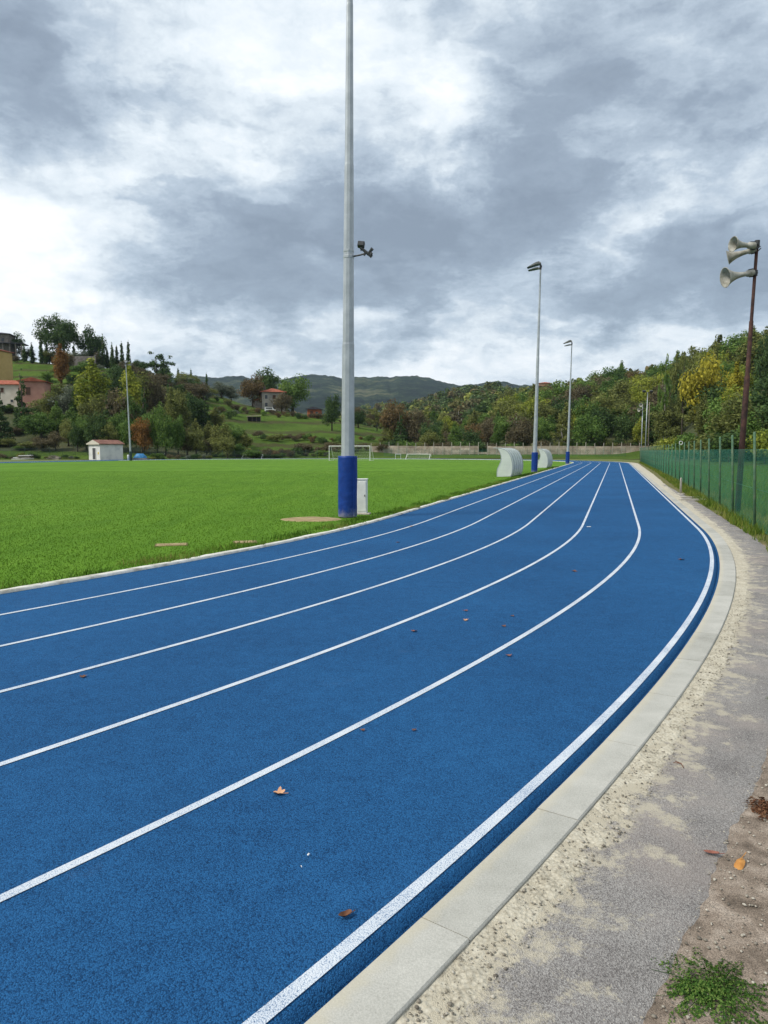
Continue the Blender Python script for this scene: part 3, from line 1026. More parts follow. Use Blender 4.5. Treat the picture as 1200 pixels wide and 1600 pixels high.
# single trees that stand out: key, colour, column, row of the tip, width in pixels, depth, label, group
SOLO = [
    ('umbrella', 'dark', 97, 494, 66, 266, 'large spreading tree with bare trunk on the left hilltop', None),
    ('oak0', 'dark', 147, 508, 40, 268, 'dark round tree beside the cypresses on the left hilltop', None),
    ('oak1', 'dark', 30, 518, 30, 275, 'dark bushy tree next to the hilltop house with pillars', None),
    ('sparse0', 'dark', 248, 546, 50, 250, 'airy dark tree against the sky right of the cypress row', None),
    ('poplar1', 'orange', 100, 534, 32, 225, 'orange brown narrow tree below the large spreading tree', None),
    ('poplar0', 'lime', 148, 555, 62, 178, 'yellow green poplar with pale trunk above the hut', None),
    ('poplar2', 'lime', 205, 563, 48, 176, 'slim yellow green poplar behind the left floodlight mast', None),
    ('oak2', 'orange', 222, 646, 36, 152, 'orange leaved small tree beside the left floodlight mast', None),
    ('fir0', 'dark', 38, 575, 34, 172, 'tall dark conifer in front of the pink house', None),
    ('fir1', 'dark', 2, 600, 40, 160, 'dark conifer in front of the cream house wall', None),
    ('oak3', 'green', 65, 640, 60, 166, 'round dark green tree below the pink house', None),
    ('oak1', 'grey', 108, 602, 52, 182, 'grey green olive like tree beside the pink house', None),
    ('oak0', 'green', 458, 584, 56, 266, 'round green tree hiding the right side of the red roofed house', None),
    ('oak2', 'dark', 418, 569, 46, 275, 'tall dark tree rising behind the red roofed house', None),
    ('oak1', 'rust', 396, 584, 40, 258, 'brownish tree left of the red roofed house', None),
    ('oak3', 'brown', 441, 611, 32, 254, 'small brown tree in front of the red roofed house', None),
    ('oak2', 'dark', 519, 611, 32, 215, 'lone dark tree on the meadow near the orange shed', None),
    ('oak0', 'rust', 617, 622, 44, 205, 'reddish brown tree at the end of the meadow', None),
    ('fir1', 'dark', 625, 643, 30, 192, 'dark pointed conifer at the end of the meadow by the concrete wall', None),
    ('oak3', 'brown', 652, 634, 46, 205, 'bare brown tree beside the dark conifer by the wall', None),
    ('poplar0', 'lime', 828, 622, 24, 196, 'yellow green tree behind the middle floodlight mast', None),
    ('sparse1', 'brown', 806, 640, 26, 190, 'bare tree with pale forked trunks behind the concrete wall', None),
    ('oak1', 'yellow', 918, 632, 40, 205, 'golden yellow tree behind the far floodlight mast', None),
    ('oak0', 'yellow', 1100, 548, 68, 142, 'bright yellow tree in the wood beside the rusty loudspeaker mast', None),
    ('poplar1', 'yellow', 1146, 560, 40, 134, 'yellow poplar right behind the rusty loudspeaker mast', None),
    ('sparse0', 'olive', 1064, 526, 36, 158, 'tall airy poplar rising above the wood, behind the yellow tree', None),
    ('sparse1', 'green', 1036, 540, 22, 165, 'slim airy tree left of the tall airy poplar', None),
    ('poplar2', 'olive', 1112, 522, 18, 170, 'narrow poplar tip above the yellow tree', None),
    ('oak2', 'dark', 1192, 512, 44, 150, 'dark dense tree on the wood edge right of the rusty mast', None),
    ('poplar0', 'green', 1172, 640, 46, 88, 'light green young tree behind the fence by the rusty mast', None),
    ('poplar2', 'lime', 1000, 650, 28, 178, 'light green tree behind the far speaker and lamp masts', None),
]
for key, col, u, vt, wp, Y, lab, grp in SOLO:
    plant_px(key, col, u, vt, wp, Y, lab, grp)
# cypresses on the left hilltop
for u, vt in [(44, 536), (56, 534), (70, 524), (79, 532), (121, 536), (166, 520), (180, 534), (187, 537), (195, 531), (205, 529), (172, 540), (160, 542)]:
    plant_px('cypress%d' % (u % 2), 'dark', u, vt, 9, 262 + (u % 5), 'slender dark cypress on the left hilltop against the sky', 'cypresses on the left hilltop')
for u, vt in [(281, 572), (301, 574), (325, 580)]:
    plant_px('cypress%d' % (u % 2), 'dark', u, vt, 7, 300, 'small distant cypress on the ridge above the meadow', 'cypresses on the ridge')

# thicket along the foot of the left hill, row by row
rr = random.Random(5)
BAND = [('oak', 'dark'), ('oak', 'green'), ('oak', 'olive'), ('oak', 'brown'), ('poplar', 'olive'), ('poplar', 'green'), ('fir', 'dark'), ('oak', 'dark'), ('oak', 'olive')]
LAB_L = {'dark': 'dark green tree in the thicket behind the hut', 'green': 'mid green tree in the thicket behind the hut', 'olive': 'olive coloured tree in the thicket behind the hut',
         'brown': 'brown autumn tree in the thicket behind the hut', 'rust': 'rust coloured tree in the thicket behind the hut'}


def v_foot(u):   # top of the thicket in the photograph
    return float(np.interp(u, [-200, 0, 60, 110, 160, 230, 270, 300, 340, 370, 400, 430], [620, 648, 645, 605, 600, 588, 598, 625, 636, 652, 668, 690]))


def band(u0, u1, du, Y0, Y1, lift, label_map, grp, kinds=BAND, wpx=(34, 54)):
    u = u0
    while u < u1:
        kind, col = rr.choice(kinds)
        key = kind + str(rr.randrange({'oak': 4, 'poplar': 3, 'fir': 2, 'sparse': 2, 'shrub': 3}[kind]))
        Y = rr.uniform(Y0, Y1)
        vt = v_foot(u) + lift + rr.uniform(-12, 16)
        wpq = rr.uniform(*wpx) * (0.7 if kind in ('poplar', 'fir') else 1)
        pos = row_word(u, (-5, 80, 140, 195, 235, 300, 360), ('beyond the cream house', 'below the pink house', 'between pink house and hut', 'directly behind the hut', 'behind the left mast', 'right of the left mast', 'below the ridge cypresses', 'at the meadow corner'))
        lab = ('broad ' if wpq > sum(wpx) / 2 else 'narrow ') + LABK[(kind, col)] + ' ' + label_map + ' ' + pos
        plant_px(key, col, u, vt, wpq, Y, lab, lab.replace(' tree', ' trees'))
        u += du * rr.uniform(0.7, 1.3)


def size_word(H, lo, hi):
    return 'low ' if H < lo else ('tall ' if H > hi else 'medium ')


def row_word(Y, edges, words):
    for e, w_ in zip(edges, words):
        if Y < e:
            return w_
    return words[-1]


W_ROWS = ((192, 206, 222, 240, 265), ('in the front row', 'in the second row', 'low on the slope', 'halfway up the slope', 'high on the slope', 'near the top'))
R_ROWS = ((110, 124, 140, 160, 200, 240), ('in the front row', 'in the second row', 'low on the slope', 'on the lower slope', 'halfway up the slope', 'high on the slope', 'near the top'))
LABK = {}
for (k, nm) in (('oak', 'broadleaf tree'), ('poplar', 'slim tree'), ('fir', 'conifer'), ('shrub', 'shrub'), ('sparse', 'thin leaved tree')):
    for c, cn in (('dark', 'dark green'), ('green', 'mid green'), ('olive', 'olive'), ('brown', 'brown'), ('rust', 'rust coloured'), ('lime', 'yellow green'), ('yellow', 'yellow'), ('grey', 'grey green')):
        LABK[(k, c)] = cn + ' ' + nm
L_UP = {k: v + ' high on the slope behind the hut' for k, v in LABK.items()}
L_FT = {k: v + ' at the foot of the slope behind the hut' for k, v in LABK.items()}
band(-180, 340, 20, 180, 200, -14, 'on the upper slope', 'upper thicket behind the hut')
band(-180, 400, 20, 164, 174, 14, 'on the lower slope', 'lower thicket behind the hut')
band(-150, 430, 18, 153, 160, 46, 'at the slope foot', 'lower thicket behind the hut', [('oak', 'dark'), ('oak', 'olive'), ('oak', 'brown'), ('oak', 'green')], (26, 40))
# scrub on the upper slope between hilltop and thicket
L_SC = {k: v + ' on the grassy left hill' for k, v in LABK.items()}
for q in range(150):
    u = rr.uniform(-60, 400) if q % 3 else rr.uniform(215, 400)
    Y = rr.uniform(205, 288)
    if u < 75 and 150 < Y < 245:
        continue
    if u > 370 and Y > 235:
        continue
    kind = 'shrub' if rr.random() < 0.55 else 'oak'
    col = rr.choice(['dark', 'green', 'olive', 'grey', 'brown'])
    x = (u - 600) / F_PX * Y
    H = rr.uniform(1.8, 3.4) if kind == 'shrub' else rr.uniform(3.5, 6.5)
    if u > 290 and rr.random() < 0.35 and Y < 235:
        continue
    plant(kind + str(rr.randrange(3)), col, x, Y, H, H * rr.uniform(1.0, 1.5), size_word(H, 2.4, 4.6) + L_SC[(kind, col)] + row_word(u, (80, 220, 300), (' above the houses', ' below the cypress row', ' under the airy tree', ' beside the farmhouse meadow')), 'upper slope scrub, ' + col + ' ' + kind + ' ' + size_word(H, 2.4, 4.6) + str(row_word(u, (80, 220, 300), ('a', 'b', 'c', 'd'))))
# shrub rows across the meadow and on the bank
L_MD = {k: v + ' in a row across the meadow' for k, v in LABK.items()}
for (v_row, u0, u1, Y) in [(632, 370, 540, 246), (676, 405, 545, 186), (694, 470, 560, 170), (700, 360, 470, 160), (655, 565, 625, 205), (685, 560, 620, 176)]:
    u = u0
    while u < u1:
        col = rr.choice(['brown', 'olive', 'dark', 'rust', 'green', 'brown'])
        Yq = Y + rr.uniform(-4, 4)
        H = rr.uniform(1.0, 2.4)
        plant('shrub%d' % rr.randrange(3), col, (u - 600) / F_PX * Yq, Yq, H, H * rr.uniform(1.2, 1.9), size_word(H, 1.4, 1.9) + LABK[('shrub', col)] + {246: ' in the row below the farmhouse', 186: ' in the row across the middle meadow', 170: ' in the row behind the full size goal', 160: ' in the row by the low training goal', 205: ' in the row under the reddish brown tree', 176: ' in the row beside the dark conifer'}[Y], 'meadow shrubs, %s %d %s' % (col, Y, size_word(H, 1.4, 1.9)))
        u += rr.uniform(5, 11)

u = -60
while u < 520:
    col = rr.choice(['olive', 'green', 'brown', 'grey', 'dark'])
    Yq = (144 if u < 330 else 158) + rr.uniform(-1.5, 3)
    if not (128 < u < 232):
        H = rr.uniform(0.6, 1.5)
        plant('shrub%d' % rr.randrange(3), col, (u - 600) / F_PX * Yq, Yq, H, H * rr.uniform(1.3, 2.4), LABK[('shrub', col)] + ' among the weeds along the wire fence ' + row_word(u, (130, 330), ('left of the hut', 'right of the left mast', 'by the low training goal')), 'weeds along the wire fence %s %d' % (col, row_word(u, (130, 330), (1, 2, 3))))
    u += rr.uniform(6, 13)

# wood on the right-hand slope: individual trees in front, the rest as one mass
L_WD = {k: v + ' in the wood behind the concrete wall' for k, v in LABK.items()}
L_WR = {k: v + ' in the wood beyond the green fence' for k, v in LABK.items()}
WOOD = [('oak', 'olive')] * 8 + [('oak', 'green')] * 5 + [('oak', 'dark')] * 3 + [('oak', 'brown')] * 2 + [('oak', 'rust')] + [('poplar', 'olive')] + [('poplar', 'green')] + [('sparse', 'olive')] + [('oak', 'lime')] + [('oak', 'lime')] * 2 + [('sparse', 'brown')]
cnt = 0
for Y in (184, 196, 210, 226, 246, 270, 296):
    u = 612 if Y < 230 else 560
    while u < 1330:
        kind, col = rr.choice(WOOD)
        Yq = Y + rr.uniform(-6, 6)
        near = u > 1040
        if u < 660 and Y < 200:
            u += 30
            continue
        H = rr.uniform(8, 12.5) * (1.25 if kind == 'poplar' else 1.0) * (0.72 if u < 780 else (1.15 if u > 1060 else 1.0))
        key = kind + str(rr.randrange({'oak': 4, 'poplar': 3, 'sparse': 2}[kind]))
        lab = size_word(H, 8.2, 11.2) + LABK[(kind, col)] + ' ' + (row_word(Yq, *R_ROWS) + ' of the wood beyond the green fence' if near else row_word(Yq, *W_ROWS) + ' of the wood behind the concrete wall')
        plant(key, col, (u - 600) / F_PX * Yq, Yq, H, H * rr.uniform(0.72, 1.08) * (0.55 if kind == 'poplar' else 1), lab, lab.replace(' tree', ' trees'))
        cnt += 1
        u += rr.uniform(0.75, 1.25) * 5.2 / Yq * F_PX
for Y in (100, 112, 126, 142, 160):
    u = 1040
    while u < 1500:
        kind, col = rr.choice(WOOD)
        Yq = Y + rr.uniform(-6, 6)
        if Yq > 95 + max(0, 1100 - u) * 0.9:
            H = rr.uniform(7, 11) * (1.25 if kind == 'poplar' else 1.0)
            key = kind + str(rr.randrange({'oak': 4, 'poplar': 3, 'sparse': 2}[kind]))
            lab = size_word(H, 8.2, 11.2) + LABK[(kind, col)] + ' ' + row_word(Yq, *R_ROWS) + ' of the wood beyond the green fence'
            plant(key, col, (u - 600) / F_PX * Yq, Yq, H, H * rr.uniform(0.75, 1.1) * (0.55 if kind == 'poplar' else 1), lab, lab.replace(' tree', ' trees'))
        u += rr.uniform(0.75, 1.25) * 5.4 / Yq * F_PX
# undergrowth along the wood edge behind the wall
L_UG = {k: v + ' at the wood edge behind the wall' for k, v in LABK.items()}
u = 610
while u < 1060:
    col = rr.choice(['green', 'olive', 'dark', 'green', 'brown'])
    Yq = 178 + rr.uniform(-1.5, 4)
    H = rr.uniform(2.2, 4.2)
    plant('shrub%d' % rr.randrange(3), col, (u - 600) / F_PX * Yq, Yq, H, H * rr.uniform(1.1, 1.7), size_word(H, 2.8, 3.6) + L_UG[('shrub', col)] + row_word(u, (735, 800, 870, 960), (' near the training goal', ' behind the near dugout', ' between the two masts', ' behind the far mast', ' by the lamp mast')), 'undergrowth behind the wall, %s %s %d' % (col, size_word(H, 2.8, 3.6), int(row_word(u, (735, 800, 870, 960), (1, 2, 3, 4, 5)))))
    u += rr.uniform(9, 20)

u = 1030
while u < 1420:
    col = rr.choice(['green', 'olive', 'dark', 'lime'])
    Yq = float(np.interp(u, [1030, 1060, 1100, 1190], [132, 112, 94, 84])) + rr.uniform(-2, 7)
    H = rr.uniform(2.0, 4.6)
    plant('shrub%d' % rr.randrange(3), col, (u - 600) / F_PX * Yq, Yq, H, H * rr.uniform(1.1, 1.7), size_word(H, 2.8, 3.8) + LABK[('shrub', col)] + ' along the wood edge beyond the green fence', 'wood edge beyond the fence, %s %s' % (col, size_word(H, 2.8, 3.8)))
    u += rr.uniform(8, 17)

# the far wood as one mass of crowns
TINTS = np.array([(0.072, 0.110, 0.038), (0.094, 0.138, 0.043), (0.132, 0.150, 0.050), (0.150, 0.142, 0.055), (0.162, 0.134, 0.060), (0.120, 0.118, 0.060), (0.204, 0.222, 0.054), (0.079, 0.118, 0.050)])
rng = np.random.default_rng(77)
LOW = []
for q in range(6):
    lb = lobes_round(rng, 10, 8.5, k=16, trunk=0.0, lobe=0.25)
    v, qd, c = cards(lb, 230, 0.66, rng, shell=0.4)
    LOW.append(v)
FV, FC = [], []
NT_FAR = 1500
k = 0
while k < NT_FAR:
    Y = 300 + 720 * rng.random() ** 1.15
    u = rng.uniform(430, 1350) if Y > 420 else rng.uniform(560, 1350)
    if u < 640 and Y < 330:
        continue
    x = (u - 600) / F_PX * Y
    z = terr(x, Y)
    sc = rng.uniform(0.75, 1.25) * (1.0 + 0.35 * (Y > 600))
    an = rng.random() * 2 * PI
    v = LOW[rng.integers(6)]
    ca, sa = math.cos(an), math.sin(an)
    vv = np.stack([(v[:, 0] * ca - v[:, 1] * sa) * sc + x, (v[:, 0] * sa + v[:, 1] * ca) * sc + Y, v[:, 2] * sc * 0.9 + z - 0.5], 1)
    t = TINTS[rng.integers(len(TINTS))] * rng.uniform(0.75, 1.2)
    cc_ = np.repeat(t[None, :] * rng.uniform(0.6, 1.45, (len(v) // 4, 1)), 4, axis=0)
    FV.append(vv)
    FC.append(np.concatenate([cc_, np.ones((len(cc_), 1))], 1))
    k += 1
FV, FC = np.concatenate(FV), np.concatenate(FC)
m, nt = mat_begin('far_wood_leaves')
mat_end(nt, nt.n('ShaderNodeAttribute', attribute_name='tint').outputs['Color'], 0.8, spec=0.1, translucent=0.2)
me = np_mesh('far_wood', FV, quads=np.arange(len(FV)).reshape(-1, 4), col=FC, material=m)
tag(link('far_wood', me), 'mixed autumn wood covering the far hills', 'wood', kind='stuff')

# ------------------------------------------------------------------ object materials
M_GALV = mottle('galvanised_steel', [(0.32, 0.345, 0.365), (0.38, 0.405, 0.425), (0.45, 0.475, 0.495)], 3, 7, 0.42, 0.15, 30, 0.003, 0.08, 60, metallic=0.45, spec=0.5)
M_DARKMETAL = mottle('dark_metal', [(0.03, 0.032, 0.035), (0.06, 0.062, 0.065)], 6, 5, 0.5, 0.1, 40, 0.002, metallic=0.3)
M_LAMPSHELL = mottle('lamp_shell', [(0.07, 0.075, 0.07), (0.13, 0.14, 0.13)], 5, 5, 0.5, metallic=0.4)
M_LAMPGLASS = mottle('lamp_glass', [(0.02, 0.022, 0.025), (0.04, 0.042, 0.045)], 5, 3, 0.35, spec=0.25)
M_RUST = mottle('rusty_paint', [(0.018, 0.011, 0.010), (0.045, 0.021, 0.017), (0.085, 0.038, 0.027)], 5, 8, 0.8, 0.5, 40, 0.004, 0.25, 30)
M_HORN = mottle('weathered_horn', [(0.14, 0.13, 0.10), (0.30, 0.29, 0.25), (0.42, 0.41, 0.37)], 7, 8, 0.6, 0.2, 40, 0.002, 0.15, 30)
M_FENCEPOST = mottle('green_post_paint', [(0.03, 0.085, 0.05), (0.07, 0.14, 0.08), (0.16, 0.19, 0.12)], 5, 7, 0.6, 0.2, 40, 0.002)
M_FENCEWIRE = mottle('green_wire', [(0.03, 0.17, 0.115), (0.05, 0.235, 0.16)], 3, 4, 0.5, spec=0.3)
M_GREYWIRE = mottle('dull_green_wire', [(0.03, 0.055, 0.045), (0.05, 0.08, 0.065)], 3, 4, 0.6)
M_WALLPANEL = mottle('precast_panel', [(0.26, 0.20, 0.15), (0.42, 0.34, 0.265), (0.54, 0.46, 0.37)], 0.9, 8, 0.95, 0.4, 10, 0.02, 0.15, 12, rnd=0.2, kind='Position')
M_WALLPOST = mottle('precast_post', [(0.32, 0.29, 0.24), (0.46, 0.43, 0.37)], 3, 6, 0.95, 0.3, 20, 0.01)
M_WHITEPAINT = mottle('white_paint', [(0.62, 0.62, 0.60), (0.8, 0.8, 0.78)], 4, 6, 0.5, spec=0.4)
M_PLASTER_W = mottle('white_plaster', [(0.44, 0.44, 0.45), (0.60, 0.60, 0.59), (0.68, 0.67, 0.65)], 0.8, 8, 0.9, 0.2, 12, 0.01)
M_PLASTER_Y = mottle('yellow_plaster', [(0.42, 0.29, 0.11), (0.52, 0.37, 0.15)], 0.6, 8, 0.9)
M_PLASTER_P = mottle('pink_plaster', [(0.34, 0.17, 0.13), (0.43, 0.23, 0.175)], 0.6, 8, 0.9)
M_PLASTER_C = mottle('cream_plaster', [(0.46, 0.42, 0.35), (0.58, 0.54, 0.46)], 0.6, 8, 0.9)
M_STONE = mottle('grey_stone_wall', [(0.10, 0.085, 0.075), (0.17, 0.15, 0.135), (0.24, 0.215, 0.19)], 1.5, 8, 0.95, 0.5, 8, 0.03)
M_ROOF = mottle('terracotta_tiles', [(0.19, 0.055, 0.032), (0.30, 0.085, 0.048), (0.36, 0.13, 0.075)], 1.3, 8, 0.9, 0.6, 9, 0.03, 0.2, 8)
M_ROOFDARK = mottle('dark_roofing', [(0.035, 0.035, 0.045), (0.07, 0.07, 0.085)], 1.5, 6, 0.9)
M_BRICK = mottle('orange_boards', [(0.26, 0.075, 0.035), (0.38, 0.12, 0.05)], 1.0, 7, 0.9)
M_PANE = mottle('dark_window_glass', [(0.015, 0.018, 0.02), (0.035, 0.04, 0.045)], 1.0, 3, 0.15, spec=0.6)
M_SHUTTER = mottle('brown_shutter', [(0.06, 0.03, 0.02), (0.10, 0.05, 0.03)], 2.0, 4, 0.8)
M_DOOR = mottle('dark_door', [(0.05, 0.05, 0.055), (0.09, 0.09, 0.095)], 2.0, 4, 0.7)
M_BLUETARP = mottle('blue_tarpaulin', [(0.02, 0.12, 0.30), (0.05, 0.24, 0.48)], 2.5, 5, 0.5, 0.5, 6, 0.04)
M_TIMBER = mottle('weathered_timber', [(0.14, 0.11, 0.08), (0.26, 0.22, 0.17)], 2.5, 6, 0.9)


def padding_material():
    m, nt = mat_begin('blue_padding_vinyl')
    co = coords(nt, 'Object')
    z = nt.n('ShaderNodeSeparateXYZ', {0: co}).outputs[2]
    a = nt.noise(co, 5, 6, 0.65)
    col = nt.ramp(a, [(0.3, (0.003, 0.026, 0.16)), (0.7, (0.005, 0.044, 0.245))])
    worn = nt.mapr(nt.math('ADD', z, nt.math('MULTIPLY', nt.math('SUBTRACT', nt.noise(co, 6, 6, 0.7), 0.5), 0.5)), 0.24, -0.02, 0, 0.7, True)
    col = nt.mix(worn, col, (0.26, 0.26, 0.32))
    mp = nt.n('ShaderNodeMapping', {'Rotation': (0.5, 0.2, 0), 'Scale': (1, 1, 2.0)})
    nt.set(mp, 'Vector', co)
    mat_end(nt, col, 0.5, nt.bump(nt.noise(mp.outputs[0], 3.0, 4, 0.55, dist=0.6), 0.6, 0.03), spec=0.25)
    return m


M_PAD = padding_material()
M_GREYPAD = mottle('dark_teal_padding', [(0.012, 0.03, 0.035), (0.03, 0.055, 0.06)], 3, 5, 0.6)


# ------------------------------------------------------------------ floodlight masts
def flood_head(parent, z, along, tilt):
    """teardrop lamp shell reaching over the field (local -x)"""
    mb = MB()
    secs = [(0.06, 0.20, 0.20, 0.0), (-0.10, 0.26, 0.30, 0.02), (-0.35, 0.32, 0.27, 0.0), (-0.65, 0.33, 0.17, -0.05), (-0.92, 0.29, 0.07, -0.10), (-1.0, 0.25, 0.03, -0.115)]
    k = 10
    for (x, wy, hz, zc) in secs:
        for q in range(k):
            an = PI * q / (k - 1)
            mb.v.append((x, wy * math.cos(an), zc + hz * math.sin(an)))
    for i in range(len(secs) - 1):
        for q in range(k - 1):
            mb.f.append((i * k + q, i * k + q + 1, (i + 1) * k + q + 1, (i + 1) * k + q))
    mb.f.append(tuple(range(k)))
    mb.f.append(tuple(reversed(range((len(secs) - 1) * k, len(secs) * k))))
    h = mb.build('lamp_head', M_LAMPSHELL, parent, True, (-0.08, along, z), (0, tilt, 0))
    gb = MB()
    gb.add([(x, s_ * wy * 0.97, zc - 0.012) for (x, wy, hz, zc) in secs for s_ in (-1, 1)], [(2 * i, 2 * i + 1, 2 * i + 3, 2 * i + 2) for i in range(len(secs) - 1)])
    gb.build('lamp_glass', M_LAMPGLASS, h)
    return h


def mast(u, v, label, height=15.5, tilt=0.0, heads=2, pad=M_PAD, r0=0.185, r1=0.06, face=PI + 0.0, loc=None, sides=12):
    p = gpt(u, v) if loc is None else loc
    # local -x looks over the field, local y runs along the straight
    o = thing('floodlight_mast', label, 'floodlight', (p[0], p[1], 0), face - PI - TH, None)
    o.rotation_euler = (0, tilt, 0)
    o.rotation_mode = 'XYZ'
    o.rotation_euler = (Matrix.Rotation(tilt, 3, 'Y') @ Matrix.Rotation(-TH + face - PI, 3, 'Z')).to_euler()
    pb = MB()
    zs = [0.0, height * 0.28, height * 0.283, height * 0.56, height * 0.563, height * 0.80, height * 0.803, height]
    f = lambda z: r0 + (r1 - r0) * z / height
    rad = [f(0), f(zs[1]) + 0.002, f(zs[1]) - 0.006, f(zs[3]), f(zs[3]) - 0.006, f(zs[5]) - 0.002, f(zs[5]) - 0.008, r1]
    pb.tube([(0, 0, z) for z in zs], rad, sides, phase=0.2)
    pb.build('pole', M_GALV, o)
    if pad is not None:
        qb = MB()
        n = 28
        hh = 1.57
        zz_ = [0.02, 0.06, 0.25, 0.45, 0.7, 0.95, 1.2, 1.4, 1.52, hh, hh]
        for i_, z in enumerate(zz_):
            for k in range(n):
                an = 2 * PI * k / n
                rr_ = 0.245 + 0.010 * nz(math.cos(an) * 2.2, math.sin(an) * 2.2 + u, z * 2.6) + 0.006 * nz(math.cos(an) * 6, math.sin(an) * 6, z * 7 + u)
                if i_ in (0,):
                    rr_ -= 0.01
                if i_ == len(zz_) - 1:
                    rr_ = r0 * 0.9
                if i_ == len(zz_) - 2:
                    z_ = hh + 0.02 * nz(math.cos(an), math.sin(an), 3)
                else:
                    z_ = z
                qb.v.append((rr_ * math.cos(an), rr_ * math.sin(an), z_))
        for i_ in range(len(zz_) - 1):
            for k in range(n):
                k2 = (k + 1) % n
                qb.f.append((i_ * n + k, i_ * n + k2, (i_ + 1) * n + k2, (i_ + 1) * n + k))
        pd = qb.build('padding', pad, o, True)
        sb = MB()
        sb.bbox(-0.03, 0.03, 0.0, 0.016, 0.03, hh - 0.02, 0.004)
        sb.build('seam_flap', pad, pd, False, (0.245 * math.cos(-0.5), 0.245 * math.sin(-0.5), 0), (0, 0, -0.5 - PI / 2))
    bb = MB()
    bb.bbox(-0.06, 0.06, -0.5, 0.6, height - 0.05, height + 0.03, 0.01)
    bb.tube([(0, -0.46, height), (0, -0.46, height - 0.42)], 0.035, 6)
    bb.tube([(0, 0, height - 0.35), (0, 0, height - 0.04)], 0.075, 10)
    bb.build('lamp_bracket', M_DARKMETAL, o)
    if heads == 2:
        flood_head(o, height + 0.14, 0.42, R(-6)).scale = (1.0, 1.0, 0.85)
        flood_head(o, height - 0.40, -0.46, R(-2)).scale = (0.8, 0.9, 0.5)
    else:
        flood_head(o, height + 0.14, 0.0, R(4))
    return o


main = mast(543, 808, 'tall grey floodlight mast with white box and camera bracket at its foot', 15.6, R(0.5), sides=10)
mast(834.8, 738, 'floodlight mast between the two curved dugouts', 15.9, R(0.75), r0=0.175)
mast(886.5, 725, 'floodlight mast where the blue straight ends, beyond the dugouts', 15.2, R(0.9), r0=0.175)
pl = at(204.5, 718, 121)
mast(204, 718, 'floodlight mast across the field beside the small hut', 16.3, R(-1.3), pad=M_GREYPAD, r0=0.165, face=PI * 2, loc=(pl.x, pl.y, 0), heads=2)

# bracket with a small floodlight and two cameras on the near mast
zb = zat(398, 18.4)
bk = MB()
bk.tube([(0.12, 0, zb - 0.05), (0.30, 0, zb - 0.03), (0.46, 0, zb + 0.0)], 0.022, 8)
bk.build('arm', M_DARKMETAL, main)
ck = MB()
ck.lathe([(0.125, zb - 0.10), (0.139, zb - 0.09), (0.139, zb - 0.03), (0.132, zb - 0.02), (0.132, zb + 0.05), (0.139, zb + 0.06), (0.139, zb + 0.10), (0.125, zb + 0.11)], 10)
ck.build('clamp', M_GALV, main)
lt = MB()
lt.bbox(-0.085, 0.085, -0.06, 0.06, -0.07, 0.07, 0.012)
lt.bbox(-0.07, 0.07, -0.068, -0.058, -0.055, 0.055, 0.004)
lt.tube([(0, 0.02, -0.07), (0.02, 0.02, -0.16)], 0.014, 6)
lt.build('work_light', M_DARKMETAL, main, False, (0.33, 0, zb + 0.22), (R(-18), R(6), R(10)))
for q, (dx, dz, ang, ln) in enumerate([(0.46, 0.03, -38, 0.36), (0.56, 0.03, 40, 0.20)]):
    cb = MB()
    cb.tube([(-ln / 2, 0, 0), (ln / 2 - 0.05, 0, 0), (ln / 2, 0, 0)], [0.035, 0.038, 0.045], 10)
    cb.bbox(-0.03, 0.03, -0.02, 0.02, -0.10, -0.02, 0.006)
    cb.build('camera', M_DARKMETAL, main, False, (dx, 0, zb + dz), (0, R(-ang) if q else R(-ang), R(12 - 30 * q)))
# conduit and white cabinet
cbm = thing('electric_cabinet', 'white upright electric box behind the blue padded near mast', 'cabinet', tuple(gpt(566, 803)), -0.12)
b_ = MB()
b_.bbox(-0.135, 0.135, -0.11, 0.11, 0.03, 0.93, 0.008)
b_.build('body', M_WHITEPAINT, cbm)
b_ = MB()
b_.bbox(-0.115, 0.115, -0.122, -0.1105, 0.08, 0.88, 0.003)
dr = b_.build('door', M_WHITEPAINT, cbm)
b_ = MB()
b_.bbox(0.075, 0.095, -0.135, -0.1225, 0.48, 0.53, 0.003)
b_.build('lock', M_DARKMETAL, dr)
b_ = MB()
b_.bbox(-0.15, 0.15, -0.125, 0.125, 0.93, 0.955, 0.005)
b_.build('lid', M_WHITEPAINT, cbm)
b_ = MB()
b_.bbox(-0.2, 0.22, -0.17, 0.17, -0.05, 0.03, 0.01)
b_.build('plinth', M_WALLPOST, cbm)


# covers and sand on the grass
def sheet(name, pts, z, material, label=None, cat=None, kind=None):
    n_ = len(pts)
    mb = MB()
    cx, cy = sum(p[0] for p in pts) / n_, sum(p[1] for p in pts) / n_
    mb.add([(cx, cy, z + 0.012)] + [(cx + (p[0] - cx) * 0.8, cy + (p[1] - cy) * 0.8, z + 0.010) for p in pts] + [(p[0], p[1], z - 0.012) for p in pts],
           [(0, 1 + i_, 1 + (i_ + 1) % n_) for i_ in range(n_)] + [(1 + i_, 1 + n_ + i_, 1 + n_ + (i_ + 1) % n_, 1 + (i_ + 1) % n_) for i_ in range(n_)])
    return tag(mb.build(name, material, smooth=True), label, cat, None, kind)


